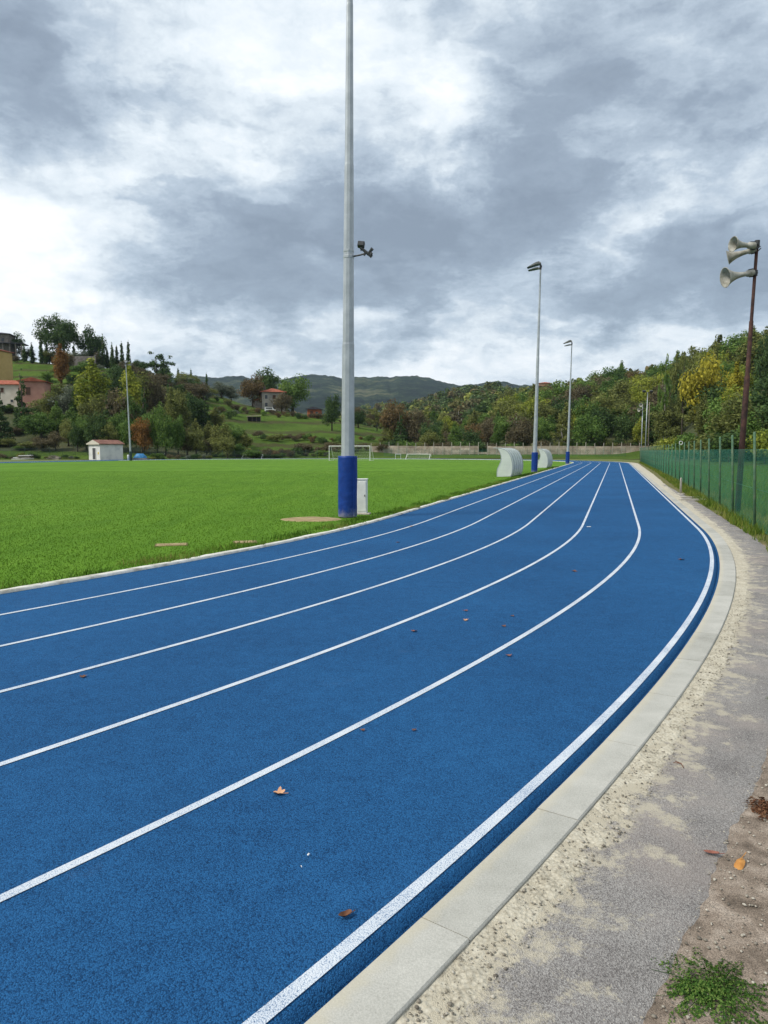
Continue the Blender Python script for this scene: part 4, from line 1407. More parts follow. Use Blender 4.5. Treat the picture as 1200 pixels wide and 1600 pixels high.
pc = gpt(486, 811)
sheet('sand_patch', [(pc.x + (0.78 + 0.10 * nz(q, 3)) * math.cos(2 * PI * q / 26), pc.y + (0.62 + 0.14 * nz(q * 0.7, 8)) * math.sin(2 * PI * q / 26)) for q in range(26)], 0.004, M_SAND,
      'pale sandy round patch in the grass left of the near mast', 'sand')
for (u, v, wx, wy, lab) in [(268, 851, 0.26, 0.16, 'small rectangular concrete drain cover in the grass away from the mast'), (383, 847, 0.19, 0.17, 'small tilted drain cover beside the white edging')]:
    p = gpt(u, v)
    dc = thing('drain_cover', lab, 'cover', (p.x, p.y, 0), 0.25)
    b_ = MB()
    b_.bbox(-wx, wx, -wy, wy, -0.04, 0.008, 0.004)
    b_.build('slab', M_SAND, dc)
    b_ = MB()
    for e in (-1, 1):
        b_.bbox(e * wx - 0.03, e * wx + 0.03, -wy - 0.03, wy + 0.03, -0.04, 0.004, 0.002)
    b_.build('rim', M_VERGE, dc)


# ------------------------------------------------------------------ dugouts
def poly_material():
    m, nt = mat_begin('ribbed_polycarbonate')
    co = coords(nt, 'Object')
    a = nt.noise(co, 2.0, 5, 0.6)
    col = nt.ramp(a, [(0.3, (0.74, 0.77, 0.75)), (0.7, (0.86, 0.88, 0.86))])
    z = nt.n('ShaderNodeSeparateXYZ', {0: co}).outputs[2]
    wv = nt.math('SINE', nt.math('MULTIPLY', z, 62.0))
    b = nt.n('ShaderNodeBsdfPrincipled', {'Roughness': 0.25, 'Alpha': 0.70})
    nt.set(b, 'Base Color', col)
    nt.set(b, 'Normal', nt.bump(wv, 0.4, 0.01))
    tr = nt.n('ShaderNodeBsdfTranslucent')
    nt.set(tr, 'Color', col)
    mx = nt.n('ShaderNodeMixShader', {0: 0.3})
    nt.t.links.new(b.outputs[0], mx.inputs[1])
    nt.t.links.new(tr.outputs[0], mx.inputs[2])
    nt.t.links.new(mx.outputs[0], nt.n('ShaderNodeOutputMaterial').inputs[0])
    return m


M_POLY = poly_material()
M_SEAT = mottle('blue_seat_plastic', [(0.02, 0.05, 0.20), (0.03, 0.08, 0.30)], 3, 4, 0.4)
FRONT = [(0.0, 0.0), (0.0, 0.3), (0.02, 0.5), (0.12, 0.72), (0.22, 0.95), (0.26, 1.12), (0.25, 1.35), (0.17, 1.6), (0.05, 1.80)]
BACK = [(-0.26, 1.875), (0.04, 1.87), (0.22, 1.855), (0.42, 1.80), (0.60, 1.70), (0.76, 1.53), (0.88, 1.30), (0.96, 1.02), (1.0, 0.72), (0.99, 0.45), (0.94, 0.18), (0.88, 0.04)]


def dugout(a0, b_back, length, label, nbay):
    """local x: field side (0) to track side (1); local y along the straight"""
    p = ab(a0, b_back - 1.0)
    o = thing('dugout', label, 'dugout', (p[0], p[1], 0), -TH, None)
    out = FRONT + list(BACK[1:])
    side = MB()
    side.prism(list(reversed(out)), -0.006, 0.006)
    sm = side.mesh('side_panel', M_POLY)
    for y in (0.0, length):
        sp = link('side_panel', sm, o, (0, y, 0))
    fb = MB()
    for y in (0.0, length):
        fb.tube([(x, y, z) for x, z in FRONT], 0.022, 6)
    fb.build('front_frame', M_GALV, o)
    for y in [length * q / nbay for q in range(nbay + 1)]:
        rb = MB()
        rb.tube([(x, y, z) for x, z in BACK], 0.024, 6)
        rb.build('rib', M_GALV, o)
    for q in range(nbay):
        y0, y1 = length * q / nbay + 0.012, length * (q + 1) / nbay - 0.012
        bb_ = MB()
        vs = []
        for (x, z) in BACK:
            vs += [(x, y0, z), (x, y1, z)]
        bb_.add(vs, [(2 * i_, 2 * i_ + 1, 2 * i_ + 3, 2 * i_ + 2) for i_ in range(len(BACK) - 1)])
        pnl = bb_.build('back_panel', M_POLY, o, True)
        sol = pnl.modifiers.new('thickness', 'SOLIDIFY')
        sol.thickness = 0.012
    for z, x in ((1.87, -0.26), (0.04, 0.88), (0.06, 0.0)):
        rl = MB()
        if not (x == 0.0):
            rl.tube([(x, -0.01, z), (x, length + 0.01, z)], 0.024, 6)
            rl.build('rail', M_GALV, o)
    ns = int(length / 0.5)
    bench = MB()
    bench.bbox(0.50, 0.86, 0.1, length - 0.1, 0.34, 0.39, 0.01)
    for q in (0.3, length - 0.3):
        bench.bbox(0.6, 0.66, q - 0.03, q + 0.03, 0, 0.34, 0.004)
    be = bench.build('bench', M_GALV, o)
    st = MB()
    st.tube([(0.46, 0, 0.43), (0.62, 0, 0.405), (0.80, 0, 0.42), (0.88, 0, 0.55), (0.92, 0, 0.78)], [0.02] * 5, 4)
    prof = [(0.46, 0.43), (0.62, 0.405), (0.80, 0.42), (0.87, 0.55), (0.90, 0.78)]
    st = MB()
    st.add([(x, s_, z) for x, z in prof for s_ in (-0.2, 0.2)] + [(x + 0.012, s_, z - 0.012) for x, z in prof for s_ in (-0.2, 0.2)],
           [(2 * i_, 2 * i_ + 1, 2 * i_ + 3, 2 * i_ + 2) for i_ in range(4)] + [(10 + 2 * i_ + 1, 10 + 2 * i_, 10 + 2 * i_ + 2, 10 + 2 * i_ + 3) for i_ in range(4)] +
           [(2 * i_, 2 * i_ + 2, 12 + 2 * i_, 10 + 2 * i_) for i_ in range(4)] + [(2 * i_ + 1, 11 + 2 * i_, 13 + 2 * i_, 2 * i_ + 3) for i_ in range(4)])
    sme = st.mesh('seat', M_SEAT, True)
    for q in range(ns):
        link('seat', sme, o, (0, (q + 0.5) * length / ns, 0))
    return o


dugout(46.9, -8.1, 5.6, 'curved translucent dugout on the near side of the middle mast', 5)
dugout(72.5, -8.1, 5.6, 'curved translucent dugout on the far side of the middle mast', 5)


# ------------------------------------------------------------------ goals
def net(mb, p00, p10, p01, p11, nx, ny, r=0.006):
    L = lambda a, b, t: a + (b - a) * t
    p00, p10, p01, p11 = map(Vector, (p00, p10, p01, p11))
    for q in range(nx + 1):
        mb.tube([L(p00, p10, q / nx), L(p01, p11, q / nx)], r, 3, False)
    for q in range(ny + 1):
        mb.tube([L(p00, p01, q / ny), L(p10, p11, q / ny)], r, 3, False)


def goal(a, b, width, height, depth, label, cat='goal', rz=0.0, rad=0.06, name='football_goal', tilt=0.0, lean=0.0):
    p = ab(a, b)
    o = thing(name, label, cat, (p[0], p[1], 0), -TH + rz)
    wd_ = width / 2
    tp = lean
    for e in (-1, 1):
        mb = MB()
        mb.tube([(e * wd_, 0, -0.02), (e * wd_, tp, height)], rad, 8)
        mb.build('post', M_WHITEPAINT, o)
    mb = MB()
    mb.tube([(-wd_ - rad * 0.98, tp, height + 0.002), (wd_ + rad * 0.98, tp, height + 0.002)], rad, 8)
    mb.build('crossbar', M_WHITEPAINT, o)
    for e in (-1, 1):
        mb = MB()
        mb.tube([(e * wd_, tp + depth * 0.4, height * 0.98), (e * wd_, depth, height * 0.5 if cat != 'goal' else 0.02)], 0.03, 6)
        mb.tube([(e * wd_, 0.0, 0.03), (e * wd_, depth, 0.03)], 0.025, 6)
        mb.build('back_stay', M_WHITEPAINT, o)
    mb = MB()
    net(mb, (-wd_, tp + 0.05, height), (wd_, tp + 0.05, height), (-wd_, depth, 0.05), (wd_, depth, 0.05), int(width / 0.3), 9)
    mb.build('net', M_WHITEPAINT, o)
    return o


goal(GL_A, -44.4, 7.32, 2.44, 2.0, 'full size white goal on the far goal line behind the near mast')
goal(137.0, -75.5, 4.4, 0.9, 1.2, 'low white training goal on the grass left of the full size goal', 'training goal', 0.12, 0.045, 'training_goal', lean=0.9)
goal(133.5, -38.0, 4.7, 1.0, 1.3, 'low white training goal near the concrete wall, right of the full size goal', 'training goal', -0.05, 0.045, 'training_goal', lean=0.8)
for (u, v, lab) in [(255, 716.5, 'small white hurdle frame right of the blue tarpaulin'), (622, 717, 'small white hurdle frame right of the full size goal')]:
    p = gpt(u, v)
    h = thing('hurdle', lab, 'hurdle', (p.x, p.y, 0), 0.1)
    for e in (-0.55, 0.55):
        mb = MB()
        mb.tube([(e, 0, 0), (e, 0, 1.0)], 0.03, 6)
        mb.tube([(e, -0.3, 0.03), (e, 0.1, 0.03)], 0.03, 6)
        mb.build('upright', M_WHITEPAINT, h)
    mb = MB()
    mb.bbox(-0.6, 0.6, -0.015, 0.015, 0.93, 1.02, 0.004)
    mb.build('bar', M_WHITEPAINT, h)


# ------------------------------------------------------------------ chain link fences
def wire_panel(L, H, gap, r, material, name='mesh_panel'):
    mb = MB()

    def seg(p, q):
        p, q = Vector(p), Vector(q)
        t = (q - p).normalized()
        n_ = Vector((0, 1, 0))
        b2 = t.cross(n_)
        o_ = len(mb.v)
        for c in (p, q):
            for an in (PI / 2, PI / 2 + 2.094, PI / 2 + 4.189):
                mb.v.append(tuple(c + (n_ * math.sin(an) + b2 * math.cos(an)) * r))
        for k_ in range(3):
            k2 = (k_ + 1) % 3
            mb.f.append((o_ + k_, o_ + k2, o_ + 3 + k2, o_ + 3 + k_))
    c = -H
    while c < L:
        x0, z0 = (c, 0) if c >= 0 else (0, -c)
        x1, z1 = (c + H, H) if c + H <= L else (L, L - c)
        if x1 - x0 > 0.02:
            seg((x0, 0, z0), (x1, 0, z1))
            seg((L - x0, 0.004, z0), (L - x1, 0.004, z1))
        c += gap
    for z in (0.03, H * 0.5, H - 0.01):
        mb.tube([(0, 0, z), (L, 0, z)], 0.003, 4, False)
    return mb.mesh(name, material)


def fence(name, label, pts, height_mesh, height_post, panel, post_mat, r_post, zs=None, lean=0.0, extra=None):
    """pts: list of (x, y) of the posts; panel mesh has the length of one bay"""
    o = thing(name, label, 'fence', (pts[0][0], pts[0][1], 0))
    pm = MB()
    pm.tube([(0, 0, -0.3), (0, 0, height_post - 0.01), (0, 0, height_post)], [r_post, r_post, r_post * 0.6], 8)
    pme = pm.mesh('post', post_mat, True)
    for q, (x, y) in enumerate(pts):
        z = zs[q] if zs else 0.0
        pp = link('post', pme, o, (x - pts[0][0], y - pts[0][1], z))
        nx_ = pts[min(q + 1, len(pts) - 1)]
        pv = pts[max(q - 1, 0)]
        an = math.atan2(nx_[1] - pv[1], nx_[0] - pv[0])
        rot = Matrix.Rotation(an, 3, 'Z') @ Matrix.Rotation(lean + R(random.uniform(-0.8, 0.8)), 3, 'X') @ Matrix.Rotation(R(random.uniform(-0.8, 0.8)), 3, 'Y')
        pp.rotation_euler = rot.to_euler()
        if q + 1 < len(pts):
            x2, y2 = pts[q + 1]
            an = math.atan2(y2 - y, x2 - x)
            dl = math.hypot(x2 - x, y2 - y)
            z2 = zs[q + 1] if zs else 0.0
            pl_ = link('mesh_panel', panel[0], o, (x - pts[0][0] + math.sin(an) * 0.03, y - pts[0][1] - math.cos(an) * 0.03, z))
            rot = Matrix.Rotation(an, 3, 'Z') @ Matrix.Rotation(-math.atan2(z2 - z, dl), 3, 'Y') @ Matrix.Rotation(lean, 3, 'X')
            pl_.rotation_euler = rot.to_euler()
            pl_.scale = (math.hypot(dl, z2 - z) / panel[1], 1, 1)
    return o


PANEL = (wire_panel(2.9, 1.74, 0.075, 0.0012, M_FENCEWIRE), 2.9)
fa = [2.9, 5.8, 8.7, 11.6, 14.5, 17.4, 20.9, 23.8, 26.9, 29.9, 32.8]
while fa[-1] < 114:
    fa.append(fa[-1] + 2.9)
fb_ = lambda a: float(np.interp(a, [0, 17, 40, 114], [1.10, 1.18, 1.55, 1.78]))
fpts = [tuple(ab(a, fb_(a))) for a in fa]
fence('chain_link_fence', 'tall green mesh fence with slim green posts along the right of the track', fpts, 1.74, 2.12, PANEL, M_FENCEPOST, 0.027, lean=R(-1.8))
# white ring hung on the fence
rp = at(1064, 692, 36.2)
ring = MB()
ring.tube([(0.085 * math.cos(2 * PI * k / 20), 0, 0.085 * math.sin(2 * PI * k / 20)) for k in range(21)], 0.014, 6, False)
tag(ring.build('cable_coil', M_WHITEPAINT, None, True, (rp.x, rp.y, rp.z)), 'small white ring of cable hung on top of the green fence', 'ring')

# far fences
PANEL_FAR = (wire_panel(2.5, 1.7, 0.075, 0.0030, M_GREYWIRE), 2.5)
far = []
x = (-160 - 600) / F_PX * 150
while x < (500 - 600) / F_PX * 156:
    y = 146 + (x + 101) * 0.10
    far.append((x, y))
    x += 2.5
fence('chain_link_fence', 'dull wire fence along the foot of the left slope behind the hut', far, 1.7, 2.0, PANEL_FAR, M_GREYWIRE, 0.03, zs=[max(terr(x, y), 0) - 0.05 for x, y in far])
PANEL_F2 = (wire_panel(1.7, 1.6, 0.075, 0.0024, M_FENCEWIRE), 1.7)
far = []
x = (600 - 600) / F_PX * 163
while x < (994 - 600) / F_PX * 158:
    far.append((x, 162))
    x += 1.7
fence('chain_link_fence', 'thin green wire fence in front of the concrete panel wall', far, 1.6, 1.9, PANEL_F2, M_FENCEPOST, 0.03, zs=[terr(x, y) - 0.05 for x, y in far])

# ------------------------------------------------------------------ concrete panel wall
WY = 173.0
wall = thing('panel_wall', 'long concrete panel wall with slim posts behind the far end', 'wall', ((580 - 600) / F_PX * WY, WY, 0.0))
wx0 = (580 - 600) / F_PX * WY
pnl = MB()
for q in range(4):
    pnl.bbox(0.07, 2.08, -0.035, 0.035, q * 0.5 + 0.003, q * 0.5 + 0.497, 0.012)
pnl_me = pnl.mesh('wall_panel', M_WALLPANEL)
slab = MB()
slab.bbox(0.07, 2.08, -0.035, 0.035, 0.003, 0.497, 0.012)
slab_me = slab.mesh('wall_panel', M_WALLPANEL)
post_ = MB()
post_.bbox(-0.07, 0.07, -0.07, 0.07, -0.4, 2.62, 0.015)
post_.bbox(-0.055, 0.055, -0.10, 0.03, 2.60, 2.85, 0.01)
post_me = post_.mesh('wall_post', M_WALLPOST)
nb = int((1096 - 580) / F_PX * WY / 2.15)
zw = zat(697.0, WY) - 2.0
for q in range(nb + 1):
    xq = q * 2.15
    dz = 0.05 * math.sin(q * 0.7) + random.uniform(-0.02, 0.02)
    o = link('wall_post', post_me, wall, (xq, 0, zw + dz))
    o.scale = (1, 1, random.uniform(0.96, 1.05))
    if q < nb:
        miss = xq + wx0 > (734 - 600) / F_PX * WY and xq + wx0 < (748 - 600) / F_PX * WY
        for k in range(2 if miss else 4):
            if miss and k > 0:
                continue
            link('wall_panel', slab_me, wall, (xq, random.uniform(-0.008, 0.008), zw + dz + k * 0.5))


# ------------------------------------------------------------------ loudspeaker masts
def horn(parent, loc, direction, length=0.62, bell=0.27, name='horn_speaker'):
    d = Vector(direction).normalized()
    q = d.to_track_quat('Z', 'Y').to_matrix().to_4x4()
    M = Matrix.Translation(Vector(loc)) @ q
    mb = MB()
    prof = [(0.0, -0.16), (0.075, -0.16), (0.085, -0.14), (0.085, 0.02), (0.06, 0.04), (0.062, 0.10)]
    for t in np.linspace(0.15, 1, 9):
        prof.append((0.06 + (bell - 0.06) * t ** 2.4, 0.04 + (length - 0.04) * t))
    prof += [(bell + 0.012, length + 0.004), (bell + 0.008, length + 0.014), (bell - 0.01, length + 0.004)]
    for t in np.linspace(0.95, 0.05, 8):
        prof.append((0.045 + (bell - 0.065) * t ** 2.4, 0.05 + (length - 0.05) * t))
    prof.append((0.0, 0.06))
    mb.lathe(prof, 24, M)
    h = mb.build(name, M_HORN, parent, True)
    pb = MB()
    pb.lathe([(0.0, length * 0.78), (0.035, length * 0.77), (0.045, length * 0.55), (0.03, length * 0.3)], 12, M)
    pb.build('phase_plug', M_LAMPSHELL, h, True)
    yb = MB()
    yb.tube([M @ Vector((0.0, 0.09, -0.02)), M @ Vector((0, 0.10, -0.14)), M @ Vector((0, 0.02, -0.27))], 0.014, 6)
    yb.tube([M @ Vector((0.0, -0.09, -0.02)), M @ Vector((0, -0.10, -0.14)), M @ Vector((0, -0.02, -0.27))], 0.014, 6)
    yb.build('yoke', M_DARKMETAL, h, True)
    return h


YB = 19.0
pb_ = gpt(1151.5, 804)
tp_ = at(1183, 381, pb_.y + 0.0)
H_ = (tp_ - Vector((pb_.x, pb_.y, 0)))
rust = thing('loudspeaker_mast', 'rusty brown mast with three horn loudspeakers at the green fence', 'loudspeaker', (pb_.x, pb_.y, 0))
mb = MB()
z1 = 0.36
mb.tube([(0, 0, -0.2)] + [tuple(H_ * t) for t in (0.3, 0.52, 0.523, 0.72, 0.723, 1.0)], [0.074, 0.074, 0.07, 0.055, 0.053, 0.042, 0.04], 12)
mb.build('pole', M_RUST, rust, True)
mb = MB()
mb.tube([tuple(H_ * 0.985), tuple(H_ * 1.012)], 0.066, 10)
mb.tube([tuple(H_ * 0.885), tuple(H_ * 0.905)], 0.066, 10)
mb.build('clamp', M_DARKMETAL, rust)


def from_px(u, v, Y, base):
    return at(u, v, Y) - Vector((base.x, base.y, 0))


yb0 = pb_.y
horn(rust, from_px(1171, 383.5, yb0 - 0.12, pb_), (-0.96, -0.16, 0.02), 0.46, 0.185)
horn(rust, from_px(1171, 392, yb0 + 0.08, pb_), (-0.87, 0.42, -0.22), 0.51, 0.175)
horn(rust, from_px(1168.5, 427.5, yb0, pb_), (-0.95, -0.04, -0.17), 0.60, 0.25)


fm_ = gpt(1001.5, 722.4)
sp = thing('loudspeaker_mast', 'distant grey mast with two pale horn loudspeakers at the end of the green fence', 'loudspeaker', (fm_.x, fm_.y, 0))
hh = zat(632, fm_.y)
mb = MB()
mb.tube([(0, 0, -0.1), (0, 0, hh)], [0.07, 0.05], 8)
mb.build('pole', M_GALV, sp, True)
horn(sp, (-0.12, -0.05, hh - 0.1), (-0.6, -0.8, 0.0), 0.5, 0.26)
horn(sp, (-0.12, -0.05, hh - 0.75), (-0.9, -0.4, -0.05), 0.55, 0.28)
lm_ = gpt(1007.5, 722)
lm = thing('lamp_mast', 'slim grey lamp mast with dark lamp heads beside the distant loudspeakers', 'lamp', (lm_.x, lm_.y, 0))
hh = zat(613, lm_.y)
mb = MB()
mb.tube([(0, 0, -0.1), (0.1, 0, hh)], [0.085, 0.05], 8)
mb.build('pole', M_GALV, lm, True)
mb = MB()
mb.bbox(-0.65, 0.75, -0.03, 0.03, hh - 0.03, hh + 0.03, 0.008)
mb.build('crossarm', M_DARKMETAL, lm)
for e in (-0.45, 0.6):
    mb = MB()
    mb.bbox(-0.24, 0.24, -0.2, 0.12, -0.14, 0.12, 0.03)
    mb.build('lamp_head', M_DARKMETAL, lm, False, (e, -0.05, hh + 0.16), (R(25), 0, 0))
tp2 = gpt(1012, 721.5)
mb = MB()
mb.tube([(0, 0, -0.1), (0, 0, zat(650, tp2.y)), (0, 0, zat(628, tp2.y))], [0.09, 0.07, 0.05], 8)
mb.tube([(-0.25, 0, zat(632, tp2.y)), (0.25, 0, zat(632, tp2.y))], 0.03, 6)
tag(mb.build('utility_pole', M_TIMBER, None, True, (tp2.x, tp2.y, 0)), 'plain dark utility pole right of the distant lamp mast', 'pole')

# bent pipe and slabs at the fence
up = gpt(1063.5, 771.5)
pipe = thing('pipe_hoop', 'pale bent pipe hoop standing at the path edge by the fence', 'pipe', (up.x, up.y, 0), TH + 0.6)
mb = MB()
mb.tube([(-0.07, 0, -0.1), (-0.07, 0, 0.55), (-0.055, 0, 0.60), (0.0, 0, 0.625), (0.055, 0, 0.60), (0.07, 0, 0.55), (0.07, 0, -0.1)], 0.022, 8)
mb.build('pipe', M_WALLPOST, pipe, True)
mb = MB()
mb.bbox(-0.16, 0.16, -0.12, 0.12, -0.05, 0.012, 0.01)
mb.build('footing', M_WALLPOST, pipe)
for q, (u, v, wx) in enumerate([(1080, 777.5, 0.42), (1082, 781, 0.46)]):
    p = gpt(u, v)
    mb = MB()
    mb.bbox(-wx, wx, -0.09, 0.09, -0.03, 0.035, 0.008)
    tag(mb.build('concrete_slab', M_WALLPOST, None, False, (p.x, p.y, 0), (0, 0, 0.05)), 'narrow concrete slab lying beside the pipe hoop', 'slab', 'slabs beside the pipe hoop')


# ------------------------------------------------------------------ buildings
def face_mat(face, w_, d_):
    return {'f': Matrix.Translation((0, -d_ / 2, 0)), 'r': Matrix.Translation((w_ / 2, 0, 0)) @ Matrix.Rotation(PI / 2, 4, 'Z'), 'l': Matrix.Translation((-w_ / 2, 0, 0)) @ Matrix.Rotation(-PI / 2, 4, 'Z')}[face]


def opening(root, kind, face, w_, d_, x, z, ow, oh, pane=None, frame=None):
    M = face_mat(face, w_, d_)
    fr_ = MB()
    t = 0.09
    for (x0, x1, z0, z1) in ((x - ow / 2 - t, x - ow / 2, z - t, z + oh + t), (x + ow / 2, x + ow / 2 + t, z - t, z + oh + t), (x - ow / 2, x + ow / 2, z + oh, z + oh + t), (x - ow / 2, x + ow / 2, z - t, z)):
        fr_.box(x0, x1, -0.08, 0.02, z0, z1, M)
    o_ = fr_.build(kind, frame or M_PLASTER_C, root)
    pn = MB()
    pn.box(x - ow / 2, x + ow / 2, -0.02, 0.03, z, z + oh, M)
    pn.build('pane' if kind == 'window' else 'leaf', pane or M_PANE, o_)
    return o_


def roof_part(root, w_, d_, h_, rh, over, kind, material, z0=0.0, name='roof'):
    mb = MB()
    W2, D2 = w_ / 2 + over, d_ / 2 + over
    e = 0.14
    base = [(-W2, -D2), (W2, -D2), (W2, D2), (-W2, D2)]
    lo = [(x, y, h_ + z0) for x, y in base]
    hi = [(x, y, h_ + z0 + e) for x, y in base]
    if kind == 'hip':
        k_ = min(w_, d_) / 2
        rg = [(-max(w_ / 2 - k_, 0.3), 0, h_ + z0 + e + rh), (max(w_ / 2 - k_, 0.3), 0, h_ + z0 + e + rh)]
    elif kind == 'gable':
        rg = [(-W2, 0, h_ + z0 + e + rh), (W2, 0, h_ + z0 + e + rh)]
    else:   # ridge along y
        rg = [(0, -D2, h_ + z0 + e + rh), (0, D2, h_ + z0 + e + rh)]
    vs = lo + hi + rg
    fs = [(3, 2, 1, 0), (0, 1, 5, 4), (1, 2, 6, 5), (2, 3, 7, 6), (3, 0, 4, 7)]
    if kind == 'gable_y':
        fs += [(4, 5, 8), (5, 6, 9, 8), (6, 7, 9), (7, 4, 8, 9)]
    else:
        fs += [(4, 5, 9, 8), (5, 6, 9), (6, 7, 8, 9), (7, 4, 8)]
    mb.add(vs, fs)
    return mb.build(name, material, root)


def walls(root, w_, d_, h_, material, z0=-1.5, name='wall'):
    mb = MB()
    mb.box(-w_ / 2, w_ / 2, -d_ / 2, d_ / 2, z0, h_)
    return mb.build(name, material, root)


def chimney(roof, x, y, z, h_=1.1, material=None):
    mb = MB()
    mb.bbox(x - 0.35, x + 0.35, y - 0.35, y + 0.35, z - 0.9, z + h_, 0.02)
    mb.bbox(x - 0.45, x + 0.45, y - 0.45, y + 0.45, z + h_, z + h_ + 0.14, 0.02)
    mb.build('chimney', material or M_STONE, roof)


# small hut by the field
hp = at(166, 717.3, 138)
hut = thing('small_hut', 'small white hut with terracotta roof beside the left floodlight mast', 'hut', (hp.x, hp.y, 0), R(54))
hw, hd, hhh = 4.9, 3.7, 2.85
walls(hut, hw, hd, hhh, M_PLASTER_W, -0.1)
rf = roof_part(hut, hw, hd, hhh + 0.004, 0.75, 0.3, 'gable', mottle('dull_tiles', [(0.13, 0.06, 0.045), (0.20, 0.095, 0.07), (0.25, 0.13, 0.10)], 1.3, 8, 0.9, 0.6, 9, 0.03, 0.2, 8))
gm_ = MB()
gm_.add([(-hw / 2 - 0.304, -hd / 2 - 0.28, hhh + 0.16), (-hw / 2 - 0.304, hd / 2 + 0.28, hhh + 0.16), (-hw / 2 - 0.304, 0, hhh + 0.86)], [(0, 1, 2)])
gm_.box(-hw / 2 - 0.31, -hw / 2 - 0.30, -hd / 2 - 0.3, hd / 2 + 0.3, hhh - 0.02, hhh + 0.16)
gm_.build('gable', M_PLASTER_C, hut)
opening(hut, 'door', 'l', hw, hd, 0.0, 0.05, 1.0, 2.1, M_DOOR, M_PLASTER_W)
sg = MB()
sg.box(-0.15, 0.15, -0.03, -0.01, 1.0, 1.4, face_mat('l', hw, hd) @ Matrix.Translation((1.3, 0, 0)))
sg.build('warning_sign', mottle('yellow_sign', [(0.6, 0.45, 0.05), (0.7, 0.5, 0.05)], 2), hut)

# red roofed farmhouse on the meadow
Yh = 262.0
hp = at(426, 630, Yh)
z_h = terr(hp.x, Yh)
fh = thing('farmhouse', 'two storey farmhouse with red hipped roof on the meadow', 'house', (hp.x, Yh, z_h), R(14))
walls(fh, 8.2, 7.5, 6.0, mottle('grey_render', [(0.24, 0.22, 0.19), (0.36, 0.33, 0.29)], 0.5, 8, 0.9))
rf = roof_part(fh, 8.2, 7.5, 6.004, 1.5, 0.7, 'hip', M_ROOF)
chimney(rf, -2.9, -0.8, 7.0)
chimney(rf, 2.7, 0.6, 7.1)
for x, z, ow, oh, pn in [(-2.6, 3.6, 1.0, 1.4, M_PANE), (0.2, 3.6, 1.2, 1.5, M_SHUTTER), (2.7, 3.6, 1.0, 1.4, M_PANE), (-2.6, 0.9, 1.0, 1.4, M_PANE), (2.6, 0.9, 1.0, 1.4, M_PANE)]:
    opening(fh, 'window', 'f', 8.2, 7.5, x, z, ow, oh, pn)
opening(fh, 'door', 'f', 8.2, 7.5, 0.2, 0.0, 1.2, 2.2, M_DOOR)
for x in (-1.8, 1.8):
    opening(fh, 'window', 'r', 8.2, 7.5, x, 3.6, 1.0, 1.4)
lw = MB()
lw.box(-6.6, -4.12, -3.0, 3.0, -1.5, 3.0)
lw.build('side_wing', M_STONE, fh)
lw = MB()
lw.add([(-6.9, -3.3, 3.0), (-4.1, -3.3, 4.0), (-4.1, 3.3, 4.0), (-6.9, 3.3, 3.0), (-6.9, -3.3, 2.85), (-4.1, -3.3, 3.85), (-4.1, 3.3, 3.85), (-6.9, 3.3, 2.85)], [(0, 1, 2, 3), (7, 6, 5, 4), (0, 4, 5, 1), (2, 6, 7, 3), (0, 3, 7, 4)])
lw.build('side_roof', M_ROOF, fh)
# van in front of the farmhouse
vp = at(422, 629, 254)
van = thing('parked_van', 'small white van parked in front of the farmhouse', 'van', (vp.x, 254, terr(vp.x, 254)), R(8))
mb = MB()
mb.prism([(-1.9, 0.3), (1.9, 0.3), (1.95, 0.8), (1.3, 0.95), (0.85, 1.65), (-1.85, 1.7), (-1.95, 1.0)], -0.8, 0.8)
mb.build('body', M_WHITEPAINT, van)
mb = MB()
mb.box(-1.5, 0.7, -0.82, -0.805, 1.05, 1.5)
mb.build('window', M_PANE, van)
for x in (-1.2, 1.2):
    for y in (-0.72, 0.72):
        mb = MB()
        mb.tube([(x, y - 0.1, 0.3), (x, y + 0.1, 0.3)], 0.31, 14)
        mb.build('wheel', M_DARKMETAL, van)

# orange boarded shed
Ys = 252.0
hp = at(491.5, 641, Ys)
sh = thing('orange_shed', 'small orange boarded shed with dark roof on the meadow', 'shed', (hp.x, Ys, terr(hp.x, Ys)), R(-6))
walls(sh, 4.3, 4.0, 2.6, M_BRICK)
roof_part(sh, 4.3, 4.0, 2.604, 0.75, 0.6, 'gable_y', M_ROOFDARK)
gb_ = MB()
gb_.add([(-2.1, -2.02, 2.6), (2.1, -2.02, 2.6), (0, -2.02, 3.3)], [(0, 1, 2)])
gb_.build('gable', M_BRICK, sh)
opening(sh, 'door', 'f', 4.3, 4.0, -0.6, 0.0, 1.0, 2.0, M_SHUTTER, M_BRICK)
opening(sh, 'window', 'f', 4.3, 4.0, 1.2, 0.9, 0.8, 0.8, M_PANE, M_TIMBER)
# timber fence in front of shed
hp = at(490, 648, 247)
tf = thing('timber_fence', 'low brown timber fence in front of the orange shed', 'fence', (hp.x - 4.5, 247, terr(hp.x, 247) - 0.2))
for q in range(19):
    mb = MB()
    mb.box(-0.05, 0.05, -0.03, 0.03, -0.3, 1.2 + random.uniform(-0.1, 0.1))
    mb.build('picket', M_SHUTTER, tf, False, (q * 0.45, 0, 0.03 * q * 0.2))
for z in (0.35, 0.9):
    mb = MB()
    mb.box(-0.1, 8.3, 0.032, 0.07, z, z + 0.1)
    mb.build('rail', M_SHUTTER, tf)

